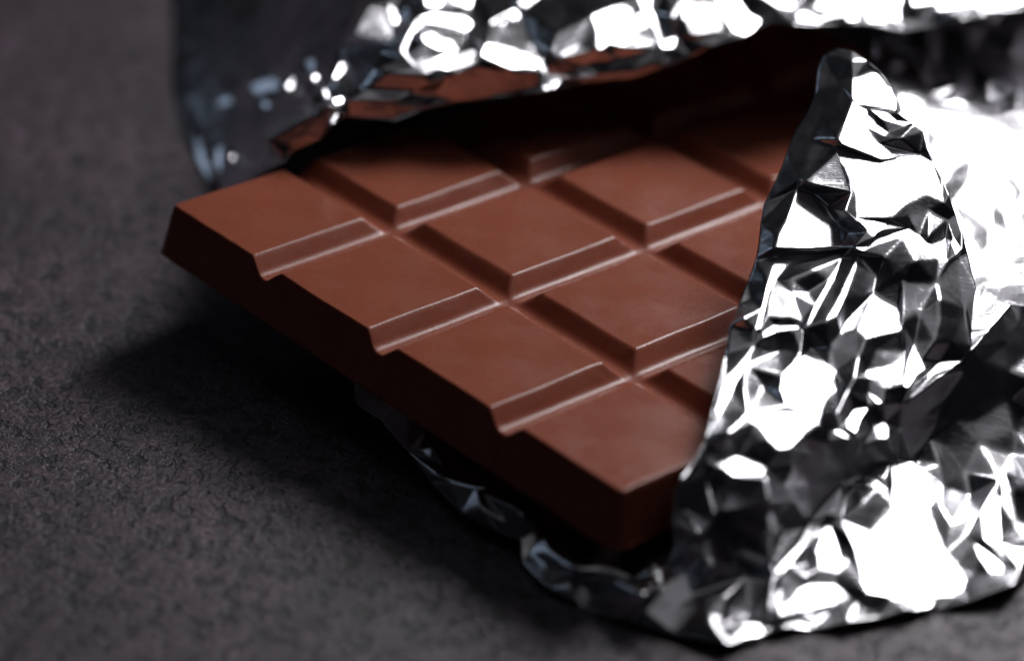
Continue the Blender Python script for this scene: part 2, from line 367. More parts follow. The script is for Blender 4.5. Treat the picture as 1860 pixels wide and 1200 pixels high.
# ---------------------------------------------------------------- crumpled foil
DATA = {
'FLAP': ([3502,1265,2927,3361,1160,2892,3293,1009,2795,3257,706,2652,3186,483,2565,3045,221,2451,2939,-82,2334,2859,-327,2231,2775,-559,2130,2679,-789,2030,2640,-1059,1960,2617,-1365,1894,2578,-1619,1834,2497,-1880,1715,2387,-2311,1660,2296,-2706,1656,2258,-2974,1489,2174,-3673,1515,2107,-4047,1423,2036,-4395,1321,1903,-4730,1245,1813,-4937,1218,1754,-5065,1081,1736,-5246,949,1767,-5131,625,1586,-4883,297,1211,-4551,225,880,-4256,313,542,-3843,329,200,-3528,413,-159,-2989,363,-523,-2531,371,-901,-2010,350,-1223,-1591,347,-1543,-1253,398,-1660,-1338,102,-1601,-1707,15,-1284,-2206,120,-965,-2928,216,-709,-3403,164,-330,-3996,147,41,-4287,127,270,-4439,156,297,-4712,67,531,-5137,97,892,-5363,20,1331,-5644,70,1764,-5846,67,2261,-6059,126,2617,-5815,15,2786,-5746,111,3052,-5675,44,3412,-5648,126,3734,-5520,97,4003,-5406,78,4279,-5270,18,4594,-5210,88,5022,-5052,185,5232,-4652,61,5614,-4373,15,5990,-4161,15,6044,-3720,85,6085,-3354,212,6125,-2984,341,6156,-2666,508,6204,-2250,621,6254,-1816,731,6285,-1491,909,6354,-951,974,6062,-762,912,5715,-895,1027,5463,-1150,1088,5286,-1266,1201,5032,-1810,1222,4802,-2252,1194,4790,-2141,1338,4868,-1628,1573,4798,-1236,1750,4749,-1016,1892,4702,-814,1981,4620,-679,2150,4566,-381,2194,4496,-236,2270,4426,-127,2390,4384,57,2515,4282,82,2585,4121,200,2655,4119,529,2675,4060,683,2733,3947,890,2844,3802,940,2936,3657,1145,2951,3658,709,2821,3929,927,2825,4058,680,2734,4108,318,2644,3979,310,2667,3684,337,2702,3637,412,2741,3636,368,2718,3783,313,2661,3822,274,2637,3894,108,2566,4008,18,2525,3965,-61,2519,3772,40,2574,3906,-125,2462,4340,-140,2349,4119,-220,2373,3903,-394,2399,3482,-329,2541,3455,-266,2563,3511,-79,2604,3818,253,2668,3999,278,2635,4269,160,2571,4185,81,2568,3951,134,2620,3452,-241,2465,3896,-370,2370,4116,-270,2373,4339,-160,2337,4422,-91,2338,4504,-383,2235,4558,-638,2148,4568,-791,2107,4386,-729,2168,4162,-924,2154,3976,-1183,2112,3628,-1251,2138,3630,-933,2254,3566,-799,2314,3499,-539,2397,3023,-680,2178,3176,-679,2135,3346,-853,2053,3439,-1018,1991,3549,-1178,1928,3481,-1429,1884,3149,-1561,1927,2768,-1658,1988,2807,-1455,2030,2894,-1202,2074,2793,-1596,1870,3275,-1447,1824,3488,-1373,1816,3156,-1555,1814,2904,-1725,1813,2784,-1975,1774,2705,-2161,1746,2640,-2543,1679,2600,-2736,1638,2553,-2777,1639,2624,-2444,1708,2689,-2032,1781,3624,-1319,2141,3941,-1167,2070,3874,-1352,2047,3791,-1476,2035,3716,-1421,2079,3581,-1586,1970,3818,-1395,1982,4180,-1119,1964,4293,-1175,1921,4383,-1288,1875,4566,-1473,1773,4469,-1473,1803,4321,-1365,1871,4112,-1288,1944,3834,-1471,1958,3675,-1620,1948,3479,-1530,1831,3390,-1872,1755,3245,-2231,1692,3103,-2614,1614,3064,-2663,1609,3168,-2308,1689,3332,-1891,1763,3644,-1573,1879,3576,-1867,1800,3488,-2195,1720,3383,-2485,1666,3267,-2600,1664,3370,-2334,1709,3496,-1965,1787,2637,-2755,1603,2752,-2605,1610,2904,-2512,1594,3015,-2570,1559,2939,-2622,1565,2769,-2707,1584,2636,-2833,1588,2591,-2772,1594,2544,-2904,1542,2373,-3246,1502,2233,-3493,1474,2147,-3940,1402,2182,-4001,1377,2313,-3646,1420,2352,-3478,1447,2465,-3211,1484,2809,-3313,1447,2926,-3095,1450,3042,-2942,1449,3282,-2988,1376,3372,-3045,1348,3292,-3217,1319,3360,-3346,1291,3246,-3476,1281,3161,-3807,1224,2835,-3748,1348,2786,-3530,1405,2468,-3966,1397,2836,-3811,1314,3158,-3900,1239,3006,-4093,1226,2864,-4328,1210,2755,-4389,1226,2624,-4259,1286,2520,-4101,1342,3461,-3639,1152,3524,-3472,1159,3696,-3369,1123,3591,-3613,1119,3534,-3845,1100,3455,-3784,1134,3228,-3783,1165,3366,-3789,1114,3520,-3826,1060,3453,-3887,1071,3272,-3835,1139,3708,-3282,1007,3800,-3296,976,3887,-3420,925,3878,-3597,883,3784,-3629,900,3736,-3472,952,3681,-3229,1209,3771,-3276,1176,3823,-3338,1151,3767,-3359,1162,4048,-3062,1206,4106,-2676,1281,4188,-2404,1325,4250,-2632,1260,4289,-2760,1217,4179,-2890,1215,4093,-3077,1195,4309,-2704,1131,4456,-2463,1146,4707,-2373,1122,4546,-2525,1119,4345,-2714,1127,4668,-1087,1841,4733,-1263,1805,4665,-1385,1804,4623,-1171,1840,2058,-4569,1205,2180,-4448,1188,2369,-4380,1151,2574,-4437,1094,2639,-4473,1074,2608,-4597,1064,2271,-4696,1117,2179,-4624,1156,3491,-3860,524,3633,-3708,522,3770,-3685,489,3880,-3798,440,3922,-3946,377,3945,-3713,410,3939,-3452,472,4006,-3291,488,4144,-3289,456,4256,-3382,415,4370,-3735,323,4421,-3927,323,4300,-3912,309,4345,-4131,237,4436,-4481,154,4521,-4622,116,4599,-4847,67,4569,-4973,63,4449,-5082,66,4257,-5156,93,4124,-5194,111,3843,-5241,133,3620,-5247,175,3573,-5067,207,3501,-4603,297,3469,-4479,327,3401,-4311,361,3550,-4364,332,3663,-4381,302,3929,-3996,364,3763,-3817,471,3568,-3851,509,3231,-4370,315,3311,-4260,325,3403,-4800,201,3341,-4923,192,3153,-4939,242,3140,-4740,287,3099,-4313,364,3193,-4345,342,3151,-4493,304,3053,-4612,289,2893,-4911,260,2815,-5036,253,2721,-5059,264,2976,-4632,300,3056,-5103,171,3339,-5039,136,3584,-5142,102,3327,-5300,102,2987,-5503,121,2782,-5608,132,2767,-5490,160,2900,-5356,161,2979,-5178,175,2767,-5581,79,2842,-5537,73,2634,-5781,71,2577,-5850,73,2393,-5939,97,2302,-5951,102,2358,-5880,109,2581,-5691,95,2986,-5613,64,3076,-5655,41,3977,-5425,142,4105,-5229,89,4275,-5177,70,4231,-5283,63,4053,-5410,112,5014,-3627,272,5278,-3532,231,5265,-4110,115,5141,-3982,164,4704,-4365,221,4865,-4490,173,4966,-4633,137,4945,-4768,126,4838,-4799,143,4743,-4584,187,4966,-4378,215,5226,-4425,186,5122,-4731,163,5024,-4575,190,5042,-3296,315,5123,-3258,316,5181,-3497,263,5060,-3563,256,2103,-5733,219,2212,-5731,199,2175,-5877,168,2120,-5855,194,2306,-5693,142,2435,-5654,120,2414,-5756,134,2320,-5838,167,2027,-4965,580,2102,-4958,556,2156,-5233,475,2118,-5299,474,2054,-5148,526,4825,-2242,1201,4984,-1926,1221,5121,-1678,1216,5287,-1348,1211,-840,-3033,310,-684,-3067,363,-702,-3168,266,-610,-3518,296,-442,-3620,305,-205,-3744,320,-65,-3792,341,-204,-3765,301,-441,-3643,284,753,-5207,170,776,-5250,148,1368,-5172,224,1563,-5148,346,1564,-5201,303,1390,-5185,225,3473,-3924,440,3570,-3833,487,3757,-3891,490,3912,-3962,375,3670,-4303,273,3402,-4268,377,2187,-4504,982,2614,-4830,1179,2648,-5084,1070,2208,-4799,764,2300,-4484,452,2656,-4705,728,2692,-5217,481,2319,-4788,294,1875,-4793,773,2061,-4687,1050,2143,-5081,923,2020,-5127,731,793,-5008,122,1236,-5382,336,1476,-5700,403,890,-5330,25,379,-4610,111,562,-4754,238,838,-5156,303,533,-4871,142,3701,-3095,1301,3936,-2853,1315,4100,-2554,1361,4040,-3024,1226,3846,-3183,1229,3791,-1904,1610,4044,-2110,1559,4043,-2450,1493,3672,-2716,1549,3586,-2601,1566,2745,-2038,1765,2948,-2158,1729,3034,-2517,1590,2863,-2547,1666,2677,-2557,1688,3088,-782,2315,3446,-362,2459,3550,-763,2295,3579,-940,2289,3964,-3341,495,3866,-3672,495,3573,-3729,545,3783,-3446,510,4803,-3861,258,5031,-3399,334,4971,-4305,235,5021,-4642,144,4794,-4361,266,4613,-879,1947,4690,-1351,1762,4744,-1864,1440,4789,-2250,1218,4726,-2433,1036,4571,-2656,916,4454,-2864,757,4358,-3045,577,4788,-2287,1187,4737,-2404,1065,3651,897,2953,3669,714,2819,3433,-239,2463,3057,-634,2283,2754,-737,2068,3072,-730,2288,4576,-1058,1823,4382,-1241,1936,4087,-1850,1739,4057,-2352,1523,4057,-3060,1205,3030,-2635,1571,3128,-2709,1403,3463,-3420,1338,3694,-3370,1145,3421,-2620,1530,3593,-2920,1451,3681,-2966,1310,3050,-2611,1558,3004,-2927,1482,4725,-2357,1157,4434,-2749,1140,4043,-3153,1046,3853,-3354,948,3977,-1791,1768,3910,-1564,1859,3795,-1482,1963,4386,-2981,650,4230,-3213,411,3464,-3812,527,3403,-4248,376,3432,-3878,545,3079,-4334,377,2722,-4974,297,3327,-4282,351,3498,-4434,185,3581,-5248,219,2656,-4715,723,2713,-4959,309,2172,-4792,736,2676,-4621,751,1960,-5416,239,2461,-5128,259,2477,-5507,74,2715,-5219,284,2836,-4999,228,3036,-5072,238,-966,-2926,218,-550,-3356,305,-154,-3835,320,276,-4294,384,271,-4437,154,793,-5051,178,1543,-5272,271,4078,-580,2274,-361,-3362,343,4171,-3777,358,4440,-1749,1673,4121,-4278,255,5797,-1725,670,1889,-5182,375,5234,-2863,298,3115,-3293,1355,5202,-1872,1062,1775,-5590,177,3071,-4189,735,5655,-3853,240,4526,-3038,493,3507,728,2760,3194,-1222,1995,483,-4318,228,5290,-3707,473,-777,-2734,331,4500,-4131,283,4011,-3283,846,2620,-3380,1337,3158,-1900,1864,1973,-5619,200,5203,-2171,890,2437,-3643,1461,4723,-3213,291,5419,-2276,435,2840,-4132,1255,3663,-147,2543,814,-4398,247,3923,-4990,160,4453,-2218,1501,3644,-5259,41,1145,-5058,339,4218,-1709,1913,3057,-4780,187,1475,-5620,165,3537,-3252,1394,3428,-3845,746,3494,-1285,2237,3101,-4089,1020,-1240,-1886,217,382,-3956,302,5266,-2645,440,4909,-2275,1049,4466,-3496,312,4376,-4965,93,3817,-4410,276,202,-3817,325,2796,-2776,1391,3738,-621,2326,4907,-2491,749,3866,-4687,218,4616,-2805,651,4878,-2914,453,5786,-2478,498,4251,-2145,1524,4413,-848,2052,3247,-5420,55,2944,-4405,643,2398,-4771,995,2888,-3428,1398,3618,-4085,444,3606,-3699,873,4112,-4655,184,2667,-5650,222,4,-3636,346,2624,-4382,1172,2903,-4267,1012,3330,334,2582,5738,-1236,842,4457,-2027,1630,-993,-2279,300,2428,-2752,1762,1879,-5201,626,2256,-4438,1431,3319,-2773,1458,4188,-1035,2062,4059,-3470,440,4295,-2981,831,1006,-4576,216,3651,-4657,261,3248,-3958,1066,3199,-28,2440,2844,-4509,415,3832,-1698,1682,3769,-2756,1431,4140,-4958,131,2537,-2203,1678,2471,-4737,501,5377,-1450,1053,2369,-5072,321,4584,-2327,1312,3483,-2417,1547,4389,-445,2245,3896,-851,2222,3105,-2068,1690,2811,-4508,926,2586,-5008,238,5443,-2176,789,1648,-5415,278,3077,-972,2086,2023,-4942,858,2777,-5215,155,-493,-2907,355,3791,-2278,1539,1679,-5089,309,3018,-1348,2006,5204,-2349,663,5878,-3215,418,2245,-5520,291,3738,-1092,2174,4757,-3434,151,5446,-1787,910,4438,-3285,424,2814,-878,2039,3678,-5016,197,2938,-2000,1806,4386,-2450,1366,4656,-4200,204,1166,-5416,248,5426,-4310,184,4836,-2688,600,-139,-4179,361,3275,-4239,417,4711,-4741,102,-121,-3317,360,-1486,-1444,221,5441,-2887,315,588,-4134,286,3336,-3810,1302,90,-4237,246,4128,-137,2533,2900,-5699,71,3066,-5659,37,5257,-1347,1218,4821,-2229,1205,568,-5164,91,603,-5192,89,2755,-2040,1761,2740,-2077,1757,4983,-4380,212,4991,-4463,204,4656,-1112,1842,4678,-1362,1804,4063,-2623,1351,4059,-2872,1268,4059,-2987,1219,3249,-2984,1388,3341,-3115,1339,3043,-2674,1561,4674,-2385,1126,4621,-2455,1121,3806,-1498,1957,-250,-3721,317,-193,-3767,304],
 [34,35,631,36,631,35,631,33,34,33,631,545,36,545,631,37,545,36,545,37,576,576,37,496,496,37,38,608,371,497,521,31,32,31,521,608,608,521,371,370,371,521,372,371,370,371,372,497,545,32,33,576,32,545,32,576,521,496,521,576,521,496,370,38,370,496,370,38,372,372,38,497,375,659,376,627,498,377,30,504,630,375,630,504,40,377,378,377,40,627,376,552,570,499,42,500,552,29,570,499,635,42,41,42,635,630,29,30,29,630,570,375,570,630,570,375,376,376,659,498,376,499,552,635,627,41,40,41,627,608,30,31,30,608,504,497,504,608,504,658,375,373,374,497,374,373,378,39,378,373,378,39,40,407,408,519,408,407,410,501,379,403,403,379,380,27,633,533,537,409,381,380,406,403,406,380,45,27,28,633,546,633,28,519,633,546,633,519,533,408,533,519,533,408,409,409,410,501,44,501,410,537,26,584,405,46,540,537,381,26,624,405,404,45,46,406,383,502,604,382,610,25,383,610,382,604,610,383,381,25,26,25,381,382,384,382,381,382,384,383,383,384,502,405,502,384,502,405,604,540,604,405,604,540,513,513,540,47,46,47,540,26,27,584,533,584,27,409,584,533,584,409,537,406,624,403,28,29,546,552,546,29,499,546,552,546,499,519,500,519,499,519,500,407,42,407,500,43,407,42,407,43,410,410,43,44,578,24,509,578,402,24,402,578,361,19,20,257,257,20,400,21,400,20,399,400,21,400,399,606,402,606,399,361,362,402,362,361,365,578,365,361,509,365,578,365,509,364,490,364,509,526,353,490,353,526,356,16,17,195,391,263,264,488,394,401,393,394,489,17,18,196,196,18,197,19,197,18,197,19,579,579,19,258,257,258,19,258,257,264,400,264,257,264,400,391,391,400,394,394,400,401,606,401,400,402,401,606,362,401,402,401,362,488,488,362,395,365,363,362,364,363,365,595,364,491,353,614,490,614,353,354,356,354,353,354,356,355,355,356,48,325,326,360,199,200,194,200,199,528,198,528,199,358,357,359,360,359,357,326,359,360,326,327,359,325,324,326,152,193,192,192,151,152,151,192,185,185,192,191,193,191,192,13,14,592,577,592,14,592,577,153,577,152,153,200,193,194,528,524,200,524,528,212,198,212,528,595,602,398,491,602,595,358,492,357,492,358,327,359,327,358,14,15,577,577,15,152,152,15,193,16,193,15,193,16,194,195,194,16,194,195,199,199,195,198,195,196,198,197,198,196,198,197,212,579,212,197,212,579,219,219,579,259,258,259,579,264,259,258,263,259,264,259,263,260,262,263,392,394,564,391,593,395,398,362,398,395,363,398,362,398,363,595,364,595,363,491,614,492,492,614,357,354,357,614,355,357,354,357,355,360,360,355,325,48,325,355,325,48,324,21,22,399,23,399,22,399,23,402,402,23,24,610,24,25,24,610,509,604,509,610,509,604,490,513,490,604,490,513,526,47,526,513,526,47,356,356,47,48,261,262,392,486,489,396,8,9,453,9,619,453,143,154,148,148,154,421,149,421,154,571,217,218,261,217,571,397,482,487,482,397,309,493,569,607,607,569,317,317,569,316,316,569,320,494,307,308,50,328,321,454,426,452,452,133,454,454,133,426,188,189,460,460,189,468,605,142,611,422,424,423,187,423,424,423,187,188,188,187,189,319,318,315,315,316,321,315,321,328,6,7,452,452,453,133,619,133,453,619,142,133,142,141,611,140,611,141,148,147,143,147,148,621,621,148,422,148,643,422,425,644,149,186,424,425,424,186,187,190,187,186,187,190,189,553,189,190,189,553,468,468,553,202,201,202,553,202,201,565,211,565,201,565,211,210,213,218,531,217,531,218,531,217,216,216,217,572,261,572,217,572,261,601,392,601,261,393,601,392,601,393,563,489,563,393,486,563,489,563,486,588,493,308,309,308,493,494,494,607,319,319,607,318,317,318,607,320,321,316,321,322,50,49,50,322,174,175,461,467,461,175,304,305,297,302,297,305,3,4,573,573,4,587,176,177,600,304,303,305,305,306,302,539,302,306,302,539,301,495,301,539,311,301,495,329,638,52,172,173,183,226,227,634,483,628,298,118,111,451,111,118,110,118,119,110,451,427,118,172,171,177,182,181,183,181,182,464,580,464,182,204,205,580,653,462,205,208,207,206,634,207,208,483,479,628,479,483,390,390,483,291,483,290,291,2,517,1,3,517,2,573,517,3,112,573,111,587,111,573,111,587,451,451,452,427,135,518,136,136,518,138,144,138,139,138,144,145,171,525,177,600,177,525,183,173,182,173,174,182,182,174,580,461,580,174,580,461,204,461,652,204,204,653,205,206,511,208,208,209,634,634,209,226,214,226,209,226,214,230,230,214,586,215,586,214,544,586,215,304,628,303,628,304,298,297,298,304,300,301,312,311,312,301,312,311,314,314,315,562,4,5,587,6,587,5,452,587,6,426,427,452,427,428,132,133,134,426,605,134,133,134,605,135,135,605,518,611,518,605,518,611,139,139,143,144,146,147,525,621,525,147,525,621,600,422,600,621,600,422,176,423,176,422,423,175,176,188,175,423,175,188,467,460,467,188,467,654,461,654,468,461,461,468,203,202,203,468,203,202,511,565,511,202,210,511,565,511,210,208,208,210,209,213,209,210,209,213,214,531,215,213,216,215,531,215,216,544,572,544,216,544,572,514,601,514,572,563,514,601,588,481,563,481,482,310,481,310,303,306,307,539,539,307,495,494,495,307,319,495,494,495,319,311,315,311,319,562,315,329,328,329,315,329,328,51,9,10,619,619,10,142,142,10,141,11,141,10,141,11,140,12,140,11,140,12,143,143,12,154,13,154,12,592,154,13,153,154,592,149,150,425,151,425,150,425,151,186,185,186,151,186,185,190,191,190,185,190,191,553,193,553,191,200,553,193,553,200,201,524,201,200,201,524,211,211,524,210,212,210,524,210,212,213,219,213,212,213,219,218,259,218,219,218,259,571,260,571,259,571,260,261,261,260,262,392,564,393,593,396,395,396,593,486,486,487,588,602,397,398,397,602,309,309,602,493,491,493,602,492,493,491,327,569,492,569,327,320,320,327,322,323,322,327,322,323,49,324,49,323,48,49,324,542,480,478,478,385,265,92,450,449,98,450,92,130,131,429,428,429,131,429,543,130,180,179,184,224,225,228,478,432,542,265,432,478,265,266,432,296,265,386,385,386,265,292,290,289,484,289,290,484,288,289,100,97,105,465,419,420,113,100,101,105,101,100,419,609,420,465,590,419,590,465,466,231,223,236,585,288,620,485,287,288,313,287,485,287,313,536,449,90,91,450,90,449,99,97,98,130,554,131,543,129,130,129,543,155,155,137,159,160,159,137,159,160,158,170,160,178,180,416,179,597,416,180,465,541,466,466,541,411,411,541,237,462,237,541,237,462,463,463,221,222,222,223,231,220,223,221,225,223,220,224,223,225,223,224,236,236,224,567,228,567,224,229,567,228,542,567,229,432,567,542,385,566,386,389,390,292,389,292,293,289,293,292,293,289,585,313,52,536,119,132,554,156,162,128,88,89,94,93,94,89,117,102,103,103,102,104,104,105,106,415,238,239,240,239,238,232,239,240,239,232,472,233,235,234,431,266,267,431,267,268,388,294,269,95,86,87,115,116,85,241,247,459,471,247,241,116,636,85,413,650,242,272,273,523,273,272,582,94,87,88,87,94,95,114,95,96,95,114,86,86,114,115,116,103,636,104,636,103,106,636,104,109,108,106,108,109,120,119,120,109,503,599,127,128,127,599,127,128,581,581,128,162,474,168,169,589,473,474,412,415,414,414,415,241,241,415,471,239,471,415,472,471,239,471,472,523,233,523,472,234,523,233,523,234,272,272,234,430,235,430,234,433,430,235,271,430,431,430,271,272,272,271,582,431,270,271,268,270,431,270,268,269,269,268,388,387,388,295,294,551,507,556,507,551,286,53,330,330,53,54,89,90,93,450,93,90,93,450,94,113,96,100,96,113,114,117,101,102,105,102,101,532,106,105,119,554,503,503,554,599,130,599,554,615,599,130,599,615,128,155,156,129,156,159,157,158,157,159,157,158,161,161,475,169,474,657,170,178,474,170,474,178,589,179,589,178,416,589,179,589,416,473,473,416,457,457,416,417,609,417,416,417,418,458,419,418,609,590,418,419,466,412,590,411,412,466,412,411,415,237,415,411,415,237,238,463,240,237,222,240,463,231,240,222,240,231,232,236,232,231,232,236,472,472,236,233,233,236,235,567,235,236,235,567,433,432,433,567,266,433,432,267,266,295,296,295,266,386,295,296,295,386,387,566,387,386,387,566,388,389,388,566,388,389,294,293,294,389,585,551,293,551,585,556,620,556,585,556,620,534,534,620,286,287,286,620,536,286,287,286,536,53,52,53,536,248,249,245,122,82,83,107,83,84,83,107,122,121,122,107,82,122,123,123,598,126,561,163,456,456,163,164,167,164,163,243,622,560,244,622,243,246,245,244,245,246,248,505,275,274,275,505,277,285,284,591,284,285,332,334,333,331,506,165,166,78,253,254,647,254,253,254,648,440,469,655,250,250,656,443,124,80,81,125,80,124,80,125,79,439,79,125,79,439,78,78,439,253,253,439,647,256,165,255,255,165,440,535,441,575,251,252,470,444,445,557,550,280,279,280,550,281,281,550,282,282,550,283,123,81,82,81,123,124,124,126,125,561,125,126,125,561,439,456,439,561,439,456,455,164,455,456,455,165,256,167,166,164,538,166,167,166,538,506,506,560,575,575,560,535,622,535,560,535,622,596,596,622,249,244,249,622,245,249,244,470,583,444,444,583,445,476,445,583,557,446,516,516,446,618,477,618,446,274,618,477,618,274,549,275,549,274,549,275,276,277,276,275,278,276,277,276,278,522,522,278,279,591,279,568,279,591,550,284,550,591,332,283,284,283,332,55,333,55,332,334,55,333,447,74,442,74,75,442,447,366,74,335,352,435,367,368,73,436,438,345,343,341,340,341,343,342,367,640,366,367,366,512,512,366,548,447,548,366,529,349,558,349,529,435,616,435,529,434,435,616,436,434,438,623,438,434,339,438,623,438,339,340,340,344,343,629,343,344,56,343,629,369,71,72,71,369,594,530,612,547,520,351,336,336,338,337,346,348,347,437,347,348,508,603,559,515,625,59,58,59,625,68,69,67,64,613,63,62,63,613,574,69,70,69,574,67,508,67,574,67,508,66,66,508,65,559,65,508,65,559,64,64,559,613,632,613,559,613,515,62,62,515,61,61,515,60,59,60,515,70,71,574,594,574,71,617,574,594,574,617,508,508,617,603,527,603,617,612,603,527,530,603,612,603,530,559,559,530,632,547,632,530,510,632,547,520,632,510,632,520,613,613,520,515,336,515,520,337,515,336,515,337,625,346,625,337,625,346,58,347,58,346,57,58,347,368,639,73,369,368,594,512,594,368,594,512,617,617,512,527,548,527,512,555,527,548,527,555,612,626,612,555,612,626,547,558,547,626,547,558,510,349,510,558,350,510,349,510,350,520,520,350,351,352,349,435,351,352,336,335,336,352,335,436,338,338,436,337,337,645,346,346,646,348,348,646,437,342,437,341,437,342,347,347,342,57,343,57,342,56,57,343,254,77,78,440,77,254,77,440,76,440,441,76,441,75,76,75,441,442,469,442,596,442,469,447,447,448,548,250,448,469,443,448,250,448,443,548,548,443,555,444,555,443,557,555,444,555,557,626,626,557,558,516,558,557,558,516,529,618,529,516,549,529,618,529,549,616,276,616,549,522,616,276,616,522,434,434,522,623,279,623,522,623,279,339,280,339,279,339,280,344,344,280,629,281,629,280,629,281,56,282,56,281,283,56,282,55,56,283,636,84,85,84,636,107,107,108,121,120,121,108,503,121,120,121,503,598,598,503,126,127,126,503,126,127,561,581,561,127,561,581,163,162,163,581,168,163,162,163,168,167,167,168,538,474,538,168,473,538,474,457,538,473,538,457,506,506,457,560,457,458,560,560,458,243,458,413,243,242,243,413,244,242,246,246,247,248,248,247,252,523,583,471,583,523,476,476,477,446,477,273,274,582,274,273,274,582,505,270,505,582,269,505,270,294,505,269,507,505,294,505,507,277,277,507,278,278,507,279,279,507,568,556,568,507,534,568,556,568,534,591,591,534,285,330,331,286,331,330,334,54,334,330,334,54,55,91,0,449,1,449,0,517,449,1,449,517,92,92,517,98,98,517,99,573,99,517,112,99,573,99,112,97,97,112,105,105,112,532,111,532,112,110,532,111,554,132,131,131,132,428,135,429,134,429,135,543,136,543,135,543,136,155,155,136,137,138,137,136,137,138,160,145,160,138,171,160,145,160,171,178,171,184,178,172,184,171,183,184,172,181,180,183,180,181,597,464,597,181,597,464,420,420,464,465,580,465,464,205,465,580,465,205,541,541,205,462,634,462,207,462,634,221,221,634,220,227,220,634,220,227,225,225,227,228,586,229,230,229,586,542,544,542,586,514,542,544,542,514,480,303,628,481,385,479,566,291,292,390,292,291,290,301,299,302,300,299,301,485,312,313,314,313,312,313,314,52,562,52,314,329,52,562,44,641,379,637,328,50,96,95,94,98,97,450,94,97,96,450,97,94,100,96,97,102,105,104,108,107,106,636,106,107,106,532,109,110,109,532,109,110,119,101,117,113,103,116,117,115,114,116,117,116,114,114,113,117,132,118,427,120,119,503,598,122,121,123,122,598,126,124,123,129,128,615,128,129,156,615,130,129,119,118,132,139,138,518,140,139,611,143,139,140,133,142,605,147,146,143,144,143,146,146,145,144,145,146,171,525,171,146,421,643,148,150,149,153,150,152,151,153,152,150,154,153,149,159,156,155,475,160,170,161,160,475,158,160,161,169,168,161,162,161,168,161,162,157,157,162,156,165,164,166,164,165,455,170,657,475,177,173,172,176,174,173,174,176,175,173,177,176,184,183,180,179,178,184,196,195,17,214,213,215,221,223,222,230,227,226,228,227,229,230,229,227,238,237,240,247,246,459,242,651,246,243,242,244,252,249,248,250,655,656,249,252,251,263,262,260,296,266,265,295,268,267,582,271,270,550,284,283,286,285,534,285,286,331,620,288,287,585,289,288,294,293,551,295,388,268,302,299,297,297,299,298,484,298,299,307,306,310,307,309,308,310,309,307,309,310,482,303,306,305,306,303,310,311,315,314,316,318,317,318,316,315,322,321,320,327,324,323,324,327,326,328,637,51,332,331,333,331,332,285,336,335,338,344,340,339,350,352,351,349,352,350,368,367,512,72,639,369,369,639,368,366,640,74,380,642,45,379,641,380,641,642,380,390,566,479,566,390,389,564,392,391,391,392,263,394,393,564,593,397,486,398,397,593,404,403,624,624,406,405,405,406,46,410,409,408,649,650,413,609,418,417,416,420,609,420,416,597,149,644,421,643,644,422,424,644,425,422,644,424,421,644,643,426,428,427,428,426,429,134,429,426,431,430,433,433,266,431,435,434,335,434,436,335,345,645,436,436,645,337,345,646,645,645,646,346,341,437,340,438,646,345,646,438,437,340,437,438,256,647,455,455,647,439,255,648,256,256,648,647,254,647,648,440,648,255,575,441,506,506,440,165,440,506,441,535,596,441,442,441,596,446,445,476,445,446,557,469,448,447,587,452,451,8,452,7,453,452,8,417,458,457,412,649,590,418,649,458,590,649,418,413,458,649,414,650,412,412,650,649,241,651,414,414,651,650,242,650,651,459,651,241,246,651,459,203,652,461,511,652,203,653,652,206,206,652,511,652,653,204,207,653,206,462,653,207,221,463,462,460,654,467,468,654,460,249,655,596,596,655,469,251,656,249,249,656,655,470,656,251,443,470,444,470,443,656,471,252,247,252,471,470,583,470,471,169,657,474,475,657,169,273,477,523,523,477,476,479,480,628,480,479,478,385,478,479,563,481,514,514,481,480,480,481,628,482,588,487,588,482,481,298,484,483,290,483,484,312,485,300,299,485,484,300,485,299,288,484,485,487,486,397,489,395,396,395,489,488,488,489,394,614,491,490,490,491,364,493,492,569,607,494,493,373,38,39,497,38,373,374,658,497,497,658,504,378,658,374,659,658,377,377,658,378,658,659,375,498,659,377,627,635,498,499,498,635,498,499,376,501,44,379,384,404,405,403,404,501,501,404,384,381,501,384,501,381,409]),
